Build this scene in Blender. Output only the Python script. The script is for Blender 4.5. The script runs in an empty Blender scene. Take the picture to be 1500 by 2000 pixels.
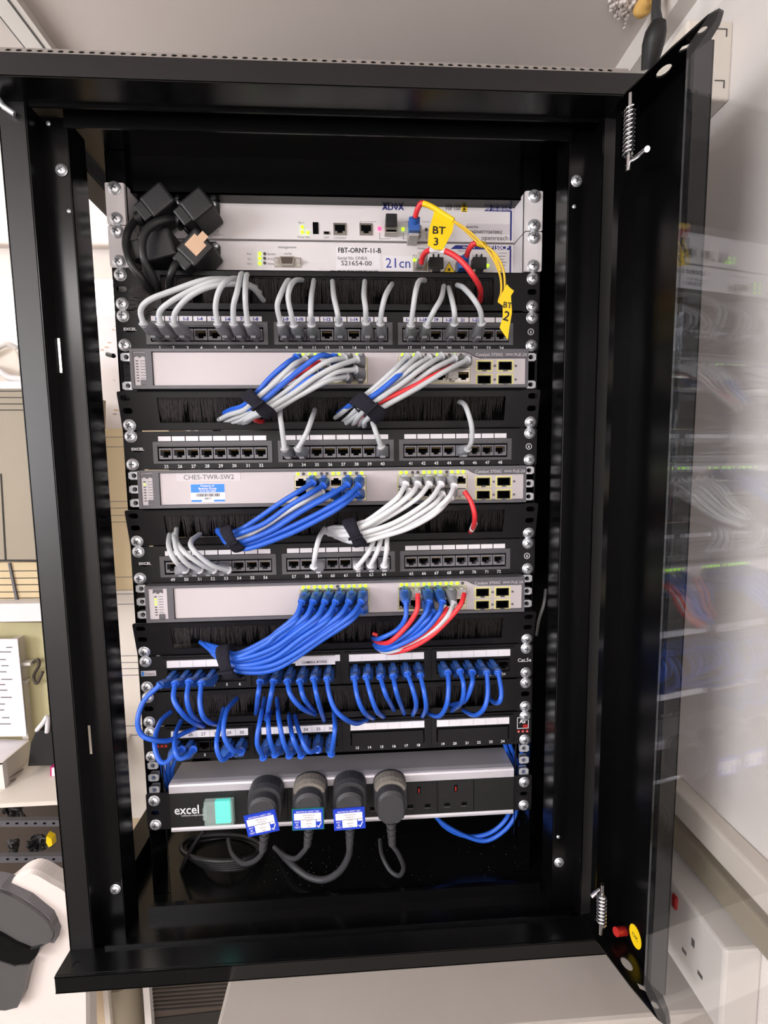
import bpy, math, random
from mathutils import Vector, Matrix
from mathutils.geometry import tessellate_polygon
random.seed(7)
sc = bpy.context.scene
COL = sc.collection
# ------------------------------------------------------------------ camera
CP = (0.02637, -0.54884, 0.44412); YAW, PIT, ROL, FPX = 0.0542307, -0.0965393, -0.0129862, 902.861
_f = Vector((math.sin(YAW)*math.cos(PIT), math.cos(YAW)*math.cos(PIT), math.sin(PIT)))
_r = Vector((math.cos(YAW), -math.sin(YAW), 0)); _u = _r.cross(_f)
R2 = _r*math.cos(ROL)+_u*math.sin(ROL); U2 = -_r*math.sin(ROL)+_u*math.cos(ROL)
cd = bpy.data.cameras.new('camera'); cam = bpy.data.objects.new('camera', cd); COL.objects.link(cam)
cam.matrix_world = Matrix(((R2.x, U2.x, -_f.x, CP[0]), (R2.y, U2.y, -_f.y, CP[1]), (R2.z, U2.z, -_f.z, CP[2]), (0, 0, 0, 1)))
cd.sensor_fit = 'HORIZONTAL'; cd.sensor_width = 36; cd.lens = FPX/1500*36; cd.clip_start = 0.01
sc.camera = cam
# ------------------------------------------------------------------ world, lamps, exposure
w = bpy.data.worlds.new('world'); sc.world = w; w.use_nodes = True
w.node_tree.nodes['Background'].inputs[0].default_value = (0.85, 0.9, 1, 1)
w.node_tree.nodes['Background'].inputs[1].default_value = 0.25
sc.view_settings.view_transform = 'Standard'; sc.view_settings.look = 'None'
sc.view_settings.gamma = 1; sc.view_settings.use_curve_mapping = False
sc.view_settings.exposure = 0.48
def area(name, loc, aim, sx, sy, power, color=(1, 1, 1)):
    l = bpy.data.lights.new(name, 'AREA'); l.shape = 'RECTANGLE'; l.size = sx; l.size_y = sy; l.energy = power; l.color = color
    o = bpy.data.objects.new(name, l); COL.objects.link(o); o.location = loc
    o.rotation_euler = (Vector(aim)-Vector(loc)).to_track_quat('-Z', 'Y').to_euler(); return o
area('ceiling_lamp_light', (-0.75, -1.25, 0.934), (-0.75, -1.25, 0), 0.55, 1.1, 12, (1, 0.95, 0.95))
area('front_fill_light', (0.0, -1.95, 0.934), (0.0, -1.95, 0), 0.3, 0.6, 8, (1, 0.95, 0.95))  # added front fill to brighten the right wall
area('window_light', (-2.03, -1.5, 0.54), (0, -1.5, 0.5), 1.15, 0.62, 27, (0.93, 0.96, 1))
area('back_window_light', (-0.95, 0.615, 0.725), (-0.95, 0, 0.725), 1.0, 0.3, 6, (1, 0.98, 0.95))
# ------------------------------------------------------------------ helpers
def ray(px, py): return _f+R2*((px-750)/FPX)+U2*((1000-py)/FPX)
def at(px, py, Y=0.0):
    d = ray(px, py); t = (Y-CP[1])/d.y; return Vector(CP)+d*t
def atx(px, py, X):
    d = ray(px, py); t = (X-CP[0])/d.x; return Vector(CP)+d*t
def atz(px, py, Z):
    d = ray(px, py); t = (Z-CP[2])/d.z; return Vector(CP)+d*t
def lin(c): return tuple((x/255/12.92 if x/255 <= 0.04045 else ((x/255+0.055)/1.055)**2.4) for x in c)
MATS = {}
def mat(name, rgb, rough=0.5, metal=0.0, spec=0.5, emit=0, bump=0, bscale=200, var=0.06, vscale=30, trans=0, alpha=1, coat=0):
    m = bpy.data.materials.new(name); m.use_nodes = True; MATS[name] = m
    nt = m.node_tree; b = nt.nodes['Principled BSDF']; c = lin(rgb)+(1,)
    tc = nt.nodes.new('ShaderNodeTexCoord'); nz = nt.nodes.new('ShaderNodeTexNoise'); nz.inputs['Scale'].default_value = vscale
    nt.links.new(tc.outputs['Object'], nz.inputs['Vector'])
    mx = nt.nodes.new('ShaderNodeMix'); mx.data_type = 'RGBA'
    mx.inputs['A'].default_value = tuple(x*(1-var) for x in c[:3])+(1,); mx.inputs['B'].default_value = tuple(min(1, x*(1+var)) for x in c[:3])+(1,)
    nt.links.new(nz.outputs['Fac'], mx.inputs['Factor']); nt.links.new(mx.outputs['Result'], b.inputs['Base Color'])
    b.inputs['Roughness'].default_value = rough; b.inputs['Metallic'].default_value = metal; b.inputs['Specular IOR Level'].default_value = spec
    b.inputs['Transmission Weight'].default_value = trans; b.inputs['Alpha'].default_value = alpha; b.inputs['Coat Weight'].default_value = coat
    if emit:
        b.inputs['Emission Color'].default_value = c; b.inputs['Emission Strength'].default_value = emit
    if bump:
        n2 = nt.nodes.new('ShaderNodeTexNoise'); n2.inputs['Scale'].default_value = bscale; n2.inputs['Detail'].default_value = 4
        nt.links.new(tc.outputs['Object'], n2.inputs['Vector'])
        bp = nt.nodes.new('ShaderNodeBump'); bp.inputs['Strength'].default_value = bump; bp.inputs['Distance'].default_value = 0.002
        nt.links.new(n2.outputs['Fac'], bp.inputs['Height']); nt.links.new(bp.outputs['Normal'], b.inputs['Normal'])
    return name
mat('black_paint', (7, 7, 8), 0.22, 0, 0.45, bump=0.02, bscale=900)
mat('textured_black', (16, 15, 17), 0.36, 0, 0.55, bump=0.12, bscale=2500)
mat('vent_grey', (150, 143, 138), 0.4)
mat('black_gloss', (9, 9, 10), 0.13, 0, 0.5)
mat('black_matte', (14, 14, 15), 0.6)
mat('panel_black', (20, 19, 22), 0.45, 0, 0.28, bump=0.05, bscale=1200)
mat('panel_grey', (82, 80, 84), 0.42, bump=0.03, bscale=1200)
mat('jack_grey', (112, 110, 116), 0.4)
mat('hole', (3, 3, 3), 0.8, spec=0.1)
mat('bezel', (92, 90, 95), 0.45)
mat('cream', (197, 188, 190), 0.42, bump=0.02, bscale=900, var=0.02)
mat('adva_white', (224, 219, 220), 0.5, bump=0.04, bscale=900, var=0.02)
mat('chrome', (220, 220, 222), 0.16, 1)
mat('zinc', (226, 229, 234), 0.34, 0.75, bump=0.1, bscale=400)
mat('screw_recess', (105, 108, 114), 0.4, 0.8)
mat('dark_metal', (60, 60, 62), 0.35, 1)
mat('shield', (176, 172, 165), 0.3, 1)
mat('gold', (212, 175, 90), 0.3, 1)
mat('paper', (232, 228, 232), 0.6, var=0.02)
mat('label_grey', (205, 198, 202), 0.5)
mat('ink', (25, 25, 28), 0.6)
mat('ink_grey', (105, 103, 106), 0.6)
mat('ink_blue', (25, 50, 150), 0.6)
mat('ink_white', (225, 225, 228), 0.5)
mat('adva_navy', (22, 36, 120), 0.5)
mat('sticker_blue', (48, 132, 222), 0.4)
mat('pat_blue', (28, 62, 190), 0.35)
mat('pat_green', (20, 110, 90), 0.4)
mat('port_yellow', (222, 214, 140), 0.5)
mat('led_green', (170, 255, 20), 0.4, emit=1.3)
mat('led_red', (255, 60, 110), 0.4, emit=1.6)
mat('led_off', (70, 68, 66), 0.4)
mat('cable_grey', (190, 193, 196), 0.42, bump=0.03, bscale=150)
mat('cable_pale', (222, 223, 226), 0.42, bump=0.03, bscale=150)
mat('cable_blue', (40, 96, 205), 0.36, bump=0.03, bscale=150)
mat('cable_red', (226, 52, 58), 0.4, bump=0.03, bscale=150)
mat('cable_yellow', (232, 190, 50), 0.45)
mat('cable_black', (28, 28, 30), 0.42, bump=0.05, bscale=300)
mat('boot_grey', (142, 143, 148), 0.45)
mat('boot_pale', (185, 184, 188), 0.45)
mat('boot_blue', (44, 92, 170), 0.4)
mat('boot_red', (200, 60, 60), 0.4)
mat('boot_clear', (205, 200, 196), 0.15, spec=0.8, alpha=0.75)
mat('tag_yellow', (246, 208, 20), 0.5)
mat('velcro', (44, 43, 52), 0.95, spec=0.1, bump=0.9, bscale=900)
mat('bristle', (66, 62, 62), 0.5, spec=0.4)
mat('rubber', (52, 52, 55), 0.55, bump=0.1, bscale=300)
mat('rubber_black', (24, 24, 26), 0.5, bump=0.08, bscale=300)
mat('dusty', (118, 112, 104), 0.75, bump=0.3, bscale=300, var=0.35, vscale=120)
mat('aluminium', (200, 197, 203), 0.35, 0.3, bump=0.05, bscale=300)
mat('alu_dark', (160, 157, 162), 0.38, 0.3, bump=0.05, bscale=300)
mat('cyan_lamp', (0, 215, 195), 0.4, emit=0.5)
mat('clear_plastic', (190, 205, 200), 0.12, alpha=0.32)
mat('red_plastic', (170, 30, 28), 0.4)
mat('tan_tape', (205, 170, 140), 0.6)
mat('wall_paint', (234, 228, 224), 0.75, bump=0.08, bscale=60, var=0.03, vscale=3)
mat('ceiling_paint', (226, 217, 212), 0.8, bump=0.05, bscale=80, var=0.03, vscale=3)
mat('trim_white', (222, 216, 210), 0.5, var=0.02)
mat('table_white', (172, 164, 156), 0.42, var=0.04, vscale=12)
mat('beige', (154, 143, 124), 0.55, var=0.03, vscale=8)
mat('beige_tan', (208, 187, 148), 0.55, var=0.03, vscale=8)
mat('beige_pale', (225, 216, 205), 0.55, var=0.02, vscale=8)
mat('olive_cream', (190, 182, 140), 0.6, var=0.06, vscale=9)
mat('groove', (40, 36, 33), 0.7)
mat('device_white', (222, 212, 206), 0.4, var=0.02)
mat('device_grey', (84, 82, 82), 0.15)
mat('wood_beige', (202, 180, 150), 0.6, var=0.1)
mat('brown', (72, 62, 54), 0.6)
mat('floor_vinyl', (58, 54, 50), 0.6, var=0.15, vscale=12)
mat('foam_orange', (218, 172, 96), 0.8, bump=0.6, bscale=90)
mat('pane_glow', (250, 250, 248), 0.5, emit=1.2)
mat('magenta', (190, 30, 110), 0.5)
# floor of the cabinet: black paint with scattered pale dust grains
def dusty_paint():
    m = MATS[mat('dusty_black', (10, 10, 11), 0.2)]; nt = m.node_tree; b = nt.nodes['Principled BSDF']
    tc = nt.nodes.new('ShaderNodeTexCoord'); v = nt.nodes.new('ShaderNodeTexVoronoi'); v.inputs['Scale'].default_value = 170
    nt.links.new(tc.outputs['Object'], v.inputs['Vector'])
    r = nt.nodes.new('ShaderNodeValToRGB'); r.color_ramp.elements[0].position = 0.06; r.color_ramp.elements[0].color = (1, 1, 1, 1)
    r.color_ramp.elements[1].position = 0.12; r.color_ramp.elements[1].color = (0, 0, 0, 1)
    nt.links.new(v.outputs['Distance'], r.inputs['Fac'])
    nz = nt.nodes.new('ShaderNodeTexNoise'); nz.inputs['Scale'].default_value = 9; nt.links.new(tc.outputs['Object'], nz.inputs['Vector'])
    mth = nt.nodes.new('ShaderNodeMath'); mth.operation = 'MULTIPLY'
    r2 = nt.nodes.new('ShaderNodeValToRGB'); r2.color_ramp.elements[0].position = 0.5; r2.color_ramp.elements[1].position = 0.75
    nt.links.new(nz.outputs['Fac'], r2.inputs['Fac']); nt.links.new(r.outputs['Color'], mth.inputs[0]); nt.links.new(r2.outputs['Color'], mth.inputs[1])
    mx = nt.nodes.new('ShaderNodeMix'); mx.data_type = 'RGBA'; mx.inputs['A'].default_value = (0.004, 0.004, 0.004, 1); mx.inputs['B'].default_value = (0.25, 0.23, 0.2, 1)
    nt.links.new(mth.outputs[0], mx.inputs['Factor']); nt.links.new(mx.outputs['Result'], b.inputs['Base Color'])
dusty_paint()
def glass_mat():
    m = bpy.data.materials.new('smoked_glass'); m.use_nodes = True; MATS['smoked_glass'] = m; nt = m.node_tree
    nt.nodes.clear(); out = nt.nodes.new('ShaderNodeOutputMaterial'); tr = nt.nodes.new('ShaderNodeBsdfTransparent'); gl = nt.nodes.new('ShaderNodeBsdfGlossy')
    nz = nt.nodes.new('ShaderNodeTexNoise'); nz.inputs['Scale'].default_value = 2
    tr.inputs['Color'].default_value = (0.985, 0.985, 0.985, 1); gl.inputs['Roughness'].default_value = 0.02; gl.inputs['Color'].default_value = (0.9, 0.95, 1, 1)
    lw = nt.nodes.new('ShaderNodeLayerWeight'); lw.inputs['Blend'].default_value = 0.5
    pw = nt.nodes.new('ShaderNodeMath'); pw.operation = 'POWER'; pw.inputs[1].default_value = 4
    fr = nt.nodes.new('ShaderNodeMath'); fr.operation = 'MULTIPLY_ADD'; fr.inputs[1].default_value = 0.85; fr.inputs[2].default_value = 0.085; mx = nt.nodes.new('ShaderNodeMixShader')
    nt.links.new(lw.outputs['Facing'], pw.inputs[0]); nt.links.new(pw.outputs[0], fr.inputs[0])
    nt.links.new(fr.outputs[0], mx.inputs[0]); nt.links.new(tr.outputs[0], mx.inputs[1]); nt.links.new(gl.outputs[0], mx.inputs[2]); nt.links.new(mx.outputs[0], out.inputs[0])
glass_mat()

class MB:
    def __init__(s, m=None): s.v = []; s.f = []; s.mi = []; s.sm = []; s.mats = []; s.m(m) if m else None
    def m(s, name):
        if name not in s.mats: s.mats.append(name)
        s.cur = s.mats.index(name); return s
    def add(s, vs, fs, smooth=False, T=None):
        n = len(s.v); s.v += [tuple(T @ Vector(v)) if T else tuple(v) for v in vs]
        for f in fs: s.f.append(tuple(i+n for i in f)); s.mi.append(s.cur); s.sm.append(smooth)
        return s
    def box(s, a, b, bev=0, T=None):
        x0, x1 = sorted((a[0], b[0])); y0, y1 = sorted((a[1], b[1])); z0, z1 = sorted((a[2], b[2]))
        if bev and min(x1-x0, y1-y0, z1-z0) > 2.05*bev:
            import bmesh
            bm = bmesh.new(); bmesh.ops.create_cube(bm, size=1)
            for v in bm.verts: v.co = Vector(((x0+x1)/2+v.co.x*(x1-x0), (y0+y1)/2+v.co.y*(y1-y0), (z0+z1)/2+v.co.z*(z1-z0)))
            bmesh.ops.bevel(bm, geom=bm.edges[:], offset=bev, segments=2, affect='EDGES', profile=0.5)
            bm.verts.index_update(); s.add([v.co[:] for v in bm.verts], [[v.index for v in f.verts] for f in bm.faces], False, T); bm.free(); return s
        vs = [(x, y, z) for x in (x0, x1) for y in (y0, y1) for z in (z0, z1)]
        return s.add(vs, [(0, 1, 3, 2), (4, 6, 7, 5), (0, 4, 5, 1), (2, 3, 7, 6), (0, 2, 6, 4), (1, 5, 7, 3)], False, T)
    def loft(s, rings, smooth=True, caps=True):
        n = len(rings[0]); vs = [p for r in rings for p in r]; fs = []
        for i in range(len(rings)-1):
            for j in range(n): k = (j+1) % n; fs.append((i*n+j, i*n+k, (i+1)*n+k, (i+1)*n+j))
        s.add(vs, fs, smooth)
        if caps:
            s.add(rings[0], [tuple(range(n))[::-1]]); s.add(rings[-1], [tuple(range(n))])
        return s
    def tube(s, pts, r, n=8, smooth=True, caps=True, rings_only=False):
        pts = [Vector(p) for p in pts]; rs = r if isinstance(r, (list, tuple)) else [r]*len(pts)
        t = (pts[1]-pts[0]).normalized(); up = Vector((0, 0, 1)) if abs(t.z) < 0.9 else Vector((1, 0, 0))
        a = t.cross(up).normalized(); rings = []
        for i, p in enumerate(pts):
            t = (pts[min(i+1, len(pts)-1)]-pts[max(i-1, 0)])
            if t.length < 1e-9: t = Vector((0, 0, 1))
            t.normalize(); a = (a-t*a.dot(t)).normalized(); b = t.cross(a)
            rings.append([tuple(p+a*(rs[i]*math.cos(q))+b*(rs[i]*math.sin(q))) for q in [2*math.pi*k/n for k in range(n)]])
        return s.loft(rings, smooth, caps)
    def cyl(s, a, b, r, n=16, r2=None): return s.tube([a, b], [r, r if r2 is None else r2], n)
    def plate(s, outer, holes, plane, c0, c1):
        # outer/holes: 2D loops; plane 'xz' (thickness in y), 'xy' (thickness in z), 'yz' (thickness in x)
        loops = [outer]+list(holes); flat = [Vector((p[0], p[1], 0)) for l in loops for p in l]
        tri = tessellate_polygon([[Vector((p[0], p[1], 0)) for p in l] for l in loops])
        def m(p, c): return {'xz': (p[0], c, p[1]), 'xy': (p[0], p[1], c), 'yz': (c, p[0], p[1])}[plane]
        N = len(flat); s.add([m(p, c0) for p in flat]+[m(p, c1) for p in flat], [t for t in tri]+[(t[0]+N, t[2]+N, t[1]+N) for t in tri])
        o = 0; vs = [m(p, c0) for p in flat]+[m(p, c1) for p in flat]; fs = []
        for l in loops:
            n = len(l)
            for j in range(n): k = (j+1) % n; fs.append((o+j, o+k, N+o+k, N+o+j))
            o += n
        return s.add(vs, fs)
    def prism(s, poly, plane, c0, c1): return s.plate(poly, [], plane, c0, c1)
    def text(s, t, x, z, size, Y, anchor='c', th=0.0002, bold=0, T=None, sx=1.0):
        vs, fs, wd = glyphs(t, bold); k = size; dx = {'c': -wd/2, 'l': 0, 'r': -wd}[anchor]
        if T: s.add([(( v[0]+dx)*k*sx, 0, (v[1]-0.35)*k) for v in vs], fs, False, T)
        else: s.add([(x+(v[0]+dx)*k*sx, Y-th, z+(v[1]-0.35)*k) for v in vs], fs)
        return s
    def build(s, name, parent=None, loc=None, world=True, **props):
        me = bpy.data.meshes.new(name); me.from_pydata(s.v, [], s.f)
        for q in s.mats: me.materials.append(MATS[q])
        me.polygons.foreach_set('material_index', s.mi); me.polygons.foreach_set('use_smooth', s.sm); me.update()
        import bmesh
        bm = bmesh.new(); bm.from_mesh(me); bmesh.ops.recalc_face_normals(bm, faces=bm.faces); bm.to_mesh(me); bm.free()
        return link(name, me, parent, world, **props)
def link(name, me, parent=None, world=True, **props):
    o = bpy.data.objects.new(name, me); COL.objects.link(o)
    if parent:
        o.parent = parent
        if world: o.location = -total(parent)
    for k, v in props.items(): o[k] = v
    return o
def total(p):
    l = Vector(p.location)
    if p.parent: l += total(p.parent)
    return l
_G = {}
def glyphs(t, bold):
    if (t, bold) in _G: return _G[(t, bold)]
    c = bpy.data.curves.new('t', 'FONT'); c.body = t; c.size = 1.0; c.offset = bold; c.resolution_u = 2; c.fill_mode = 'FRONT'
    o = bpy.data.objects.new('t', c); COL.objects.link(o); bpy.context.view_layer.update()
    me = o.to_mesh(); vs = [tuple(v.co) for v in me.vertices]; fs = [tuple(p.vertices) for p in me.polygons]
    o.to_mesh_clear(); bpy.data.objects.remove(o); bpy.data.curves.remove(c)
    wd = max([v[0] for v in vs], default=0); _G[(t, bold)] = (vs, fs, wd); return _G[(t, bold)]
def thing(name, label, cat, loc=(0, 0, 0), group=None, rot=(0, 0, 0)):
    o = bpy.data.objects.new(name, None); COL.objects.link(o); o.empty_display_size = 0.02; o.location = loc; o.rotation_euler = rot
    o['label'] = label; o['category'] = cat
    if group: o['group'] = group
    return o
def rect(x0, z0, x1, z1): return [(x0, z0), (x1, z0), (x1, z1), (x0, z1)]
def rrect(x0, z0, x1, z1, r, n=3):
    out = []
    for cx, cz, a0 in ((x1-r, z1-r, 0), (x0+r, z1-r, 90), (x0+r, z0+r, 180), (x1-r, z0+r, 270)):
        for k in range(n+1): a = math.radians(a0+90*k/n); out.append((cx+r*math.cos(a), cz+r*math.sin(a)))
    return out
def circ(x, z, r, n=12, sx=1): return [(x+sx*r*math.cos(2*math.pi*k/n), z+r*math.sin(2*math.pi*k/n)) for k in range(n)]
def spline(pts, n=6):
    P = [Vector(p) for p in pts]
    if len(P) < 3: return P
    P = [P[0]*2-P[1]]+P+[P[-1]*2-P[-2]]; out = []
    for i in range(1, len(P)-2):
        a, b, c, d = P[i-1:i+3]
        for k in range(n):
            t = k/n; out.append(0.5*((2*b)+(c-a)*t+(2*a-5*b+4*c-d)*t*t+(3*b-a-3*c+d)*t**3))
    out.append(P[-2]); return out
UH = 0.04445
def ztop(u): return (18-u)*UH
FY = 0.0012        # front face of the rack panels
# shared screw meshes
def screw_mesh(r=0.0062):
    b = MB('zinc'); n = 20; prof = [(1.12, 0.0), (1.12, -0.0006), (1.0, -0.0006), (0.98, -0.0016), (0.85, -0.0026), (0.6, -0.0033), (0.25, -0.0037), (0.02, -0.0038)]
    rings = [[(r*k*math.cos(2*math.pi*j/n), y, r*k*math.sin(2*math.pi*j/n)) for j in range(n)] for k, y in prof]; b.loft(rings, True, False)
    b.m('screw_recess')
    T = Matrix.Rotation(random.uniform(0, 1.5), 4, 'Y')
    for a, c in ((0.50, 0.12), (0.12, 0.50)): b.box((-r*a, -0.00385, -r*c), (r*a, -0.0030, r*c), T=T)
    o = b.build('screw'); me = o.data; bpy.data.objects.remove(o); return me
SCREWS = [screw_mesh() for _ in range(5)]
def screw(parent, x, z, y=0.0, s=1.0, local=False):
    o = bpy.data.objects.new('screw', random.choice(SCREWS)); COL.objects.link(o); o.parent = parent
    o.location = Vector((x, y, z))-(Vector((0, 0, 0)) if local else total(parent)); o.scale = (s,)*3; return o
# ================================================================== ROOM
def struct(name, b): return b.build(name, kind='structure')
ZF, ZC, XR, XL, YB, YF = -1.25, 0.95, 0.385, -2.0, 0.6, -2.4
struct('floor', MB('floor_vinyl').box((XL-.1, YF-.1, ZF-.1), (XR+.1, YB+.1, ZF)))
struct('ceiling', MB('ceiling_paint').box((XL-.1, YF-.1, ZC), (XR+.1, YB+.1, ZC+.1)))
struct('wall_right', MB('wall_paint').box((XR, YF, ZF), (XR+.1, YB, ZC)))
struct('wall_front', MB('wall_paint').box((XL-.1, YF-.1, ZF), (XR+.1, YF, ZC)))
W1 = (-1.5, 0.55, -0.40, 0.90)
struct('wall_back', MB('wall_paint').plate(rect(XL-.1, ZF, XR+.1, ZC), [rect(*W1)], 'xz', YB, YB+.1))
b = MB('trim_white')
b.plate(rect(W1[0]-.03, W1[1]-.03, W1[2]+.03, W1[3]+.03), [rect(W1[0]+.02, W1[1]+.02, W1[2]-.02, W1[3]-.02)], 'xz', YB-.012, YB+.03)
b.m('pane_glow').box((W1[0]+.02, YB+.03, W1[1]+.02), (W1[2]-.02, YB+.035, W1[3]-.02)); struct('window_1', b)
W2 = (-2.1, 0.2, -0.9, .88)
struct('wall_left', MB('wall_paint').plate(rect(YF, ZF, YB, ZC), [rect(*W2)], 'yz', XL-.1, XL))
b = MB('trim_white')
b.plate(rect(W2[0]-.03, W2[1]-.03, W2[2]+.03, W2[3]+.03), [rect(W2[0]+.03, W2[1]+.03, W2[2]-.03, W2[3]-.03)], 'yz', XL-.04, XL+.012)
b.m('pane_glow').box((XL-.06, W2[0], W2[1]), (XL-.05, W2[2], W2[3])); struct('window_2', b)
# ceiling seams
b = MB('trim_white').box((-0.355, -2.4, ZC-.010), (-0.325, YB, ZC)); b.m('groove').box((-0.362, -2.4, ZC-.003), (-0.355, YB, ZC)).box((-0.3345, -2.4, ZC-.0105), (-0.3325, YB, ZC-.009)).box((-0.42, -2.4, ZC-.001), (-0.418, YB, ZC)); struct('trim_1', b)
b = MB('trim_white').box((XR-.02, -2.4, ZC-.03), (XR, YB, ZC)); struct('trim_2', b)
# unseen ceiling lamps; the smaller one is added for front fill
t = thing('unseen_ceiling_lamp', 'rectangular white ceiling light panel above and behind the viewer', 'lamp', (-0.75, -1.25, ZC-.03))
MB('trim_white').plate(rect(-1.05, -1.83, -.45, -.67), [rect(-1.02, -1.8, -.48, -.7)], 'xy', ZC-.03, ZC).build('frame', t)
MB('paper').box((-1.02, -1.8, ZC-.012), (-.48, -.7, ZC-.008)).build('diffuser', t)
t = thing('unseen_ceiling_lamp', 'added smaller white fill light panel on the ceiling further behind the viewer', 'lamp', (0, -1.95, ZC-.03))
MB('trim_white').plate(rect(-.18, -2.28, .18, -1.62), [rect(-.15, -2.25, .15, -1.65)], 'xy', ZC-.03, ZC).build('frame', t)
MB('paper').box((-.15, -2.25, ZC-.012), (.15, -1.65, ZC-.008)).build('diffuser', t)
# ================================================================== CABINET
cab = thing('server_cabinet', 'black metal wall cabinet with open glass door on a white table', 'server cabinet', (0, 0.2, -0.10))
XO, XI, YU, YL, YR = 0.30, 0.2745, -0.070, -0.097, 0.46
ZB, ZT = -0.081, 0.785            # opening bottom / top
b = MB('textured_black').box((-XO, YL, ZT), (XO, YL+.0015, 0.805), .0007).m('black_paint').box((-XO, YL+.0015, 0.8035), (XO, YR, 0.805)).box((-XO, YL, ZT), (XO, YU+.004, ZT+.0015))
b.box((-XO, YU+.002, ZT-.003), (XO, YU+.004, ZT+.003)).box((-.25, -.055, ZT-.012), (.25, -.0535, ZT+.018)).box((-XO, -.0535, ZT+.006), (XO, YR, ZT+.0075))
b.box((-XO, -.03, ZT-.004), (-XO+.03, YR, ZT+.006)).box((XO-.03, -.03, ZT-.004), (XO, YR, ZT+.006))
b.build('roof', cab)
# perforated vent strip standing above the front edge of the roof
sl = [circ(-.27+i*.0088, 0.8085, 0.0016, 8, 1.7) for i in range(62)]
b = MB('vent_grey').plate(rect(-.29, 0.805, .285, 0.8118), sl, 'xz', 0, .0008)
b.v = [(x, YL+.001+y+(z-.805)*.5, z) for x, y, z in b.v]; b.box((-.29, YL+.0045, .8112), (.285, YL+.2, .8118)); b.m('hole').add([(-.289, YL+.004, .8052), (.284, YL+.004, .8052), (.284, YL+.007, .8112), (-.289, YL+.007, .8112)], [(0, 1, 2, 3)]); b.build('vent_strip', cab)
b = MB('black_paint').box((-XO, YL, -0.1005), (XO, YL+.0015, ZB), .0007).box((-XO, YL, ZB-.0015), (XO, YU, ZB)).box((-XO, YL, -0.1005), (XO, YR, -0.099))
b.plate(rect(-XO, YL+.002, XO, YU), [circ(-.284, -.086, .0035)], 'xy', ZB, ZB+.0006)
b.box((-.262, YU-.0015, ZB), (.262, YU, ZB+.004)).box((-XO, YU, ZB-.012), (XO, -.05, ZB-.010)).build('base', cab)
b = MB('dusty_black').box((-XO+.002, -.05, ZB-.012), (XO-.002, YR-.001, ZB-.010)); b.m('black_paint').box((-.235, -.028, ZB-.01), (.245, -.024, ZB+.004)).box((-.235, -.020, ZB-.01), (.245, -.018, ZB)).build('floor_tray', cab)
for s, nm in ((-1, 'left'), (1, 'right')):
    b = MB('textured_black')
    def sx(a, c): return (min(s*a, s*c), max(s*a, s*c))
    x = sx(XI, XO); b.box((x[0], YU, ZB), (x[1], YU+.0016, ZT), .0007); b.m('black_paint')
    x = sx(XI, XI+.0015); b.box((x[0], YU, ZB), (x[1], -.05, ZT))
    x = sx(XO-.0015, XO); b.box((x[0], YU, ZB), (x[1], -.04, ZT))
    holes = []
    if s < 0:
        for p0, p1 in (((112, 660), (121, 728)), ((172, 1417), (179, 1474))):
            a = at(*p0, -.05); c = at(*p1, -.05); holes.append(rect(a.x-.0022, c.z, a.x+.0022, a.z))
    x = sx(0.2495, XI+.001); b.plate(rect(x[0]-(.022 if s < 0 else 0), ZB-.01, x[1]+(.022 if s > 0 else 0), ZT), holes, 'xz', -.05, -.0485)
    x = sx(0.2495, 0.2510); b.box((x[0], -.0505, ZB-.01), (x[1], -.02, ZT), .0007); b.build('upright', cab)
    b = MB('black_paint')
    x = sx(.272, XO); b.box((x[0], -.02, .779), (x[1], YR, ZT)); b.box((x[0], -.02, ZB-.012), (x[1], YR, ZB+.02))
    x = sx(.27, XO); b.box((x[0], YR-.03, ZB), (x[1], YR, ZT)); b.build('side_frame', cab)
    for z in (.737, -.029): screw(cab, s*.2578, z, -.0505, 0.85)
for px, py in ((135, 413), (1121, 404), (1090, 1634), (95, 242)):
    p = at(px, py, -.05); screw(cab, p.x, p.z, -.0505, 0.3)
MB('black_paint').box((XO-.003, -.04, ZB), (XO-.0015, YR, ZT)).build('side_panel', cab)
MB('black_gloss').box((-XO, YR-.0015, ZB-.012), (XO, YR, ZT+.006)).build('back_panel', cab)
MB('black_paint').box((-.245, .012, .752), (.245, .0135, .7915)).box((-.245, .012, .752), (.245, .03, .7535)).build('cross_beam', cab)
# rack rails with square holes and cage nuts
for s in (-1, 1):
    x0, x1 = sorted((s*.2215, s*.2425)); hs = []
    for u in range(1, 19):
        for dz in (.00635, .02223, .0381):
            z = ztop(u)-dz
            if z > -.075: hs.append(rect(s*.2325-.0046, z-.0046, s*.2325+.0046, z+.0046))
    b = MB('black_paint').plate(rect(x0, ZB-.01, x1, .79), hs, 'xz', .0035, .005)
    xa, xb = sorted((s*.2425, s*.241)); b.box((xa, .0035, ZB-.01), (xb, .045, .79)); b.build('rack_rail', cab)
    for u in (5, 8, 11, 16):
        for dz in (.00635, .02223, .0381):
            if u == 5 and dz == .02223: continue
            z = ztop(u)-dz; c = s*.2325
            b = MB('zinc').plate(rect(c-.0046, z-.0046, c+.0046, z+.0046), [circ(c, z, .0028, 10)], 'xz', .002, .009); b.box((c-.0062, .0018, z-.0035), (c-.0046, .0032, z+.0035)).box((c+.0046, .0018, z-.0035), (c+.0062, .0032, z+.0035)); b.build('cage_nut', cab)
# small latch stud at the upper left corner
p = at(12, 213, YU-.003); MB('zinc').tube([(p.x-.006, p.y, p.z+.008), (p.x+.0, p.y-.003, p.z), (p.x+.007, p.y, p.z-.004)], .0026, 8).build('latch_stud', cab)
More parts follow.
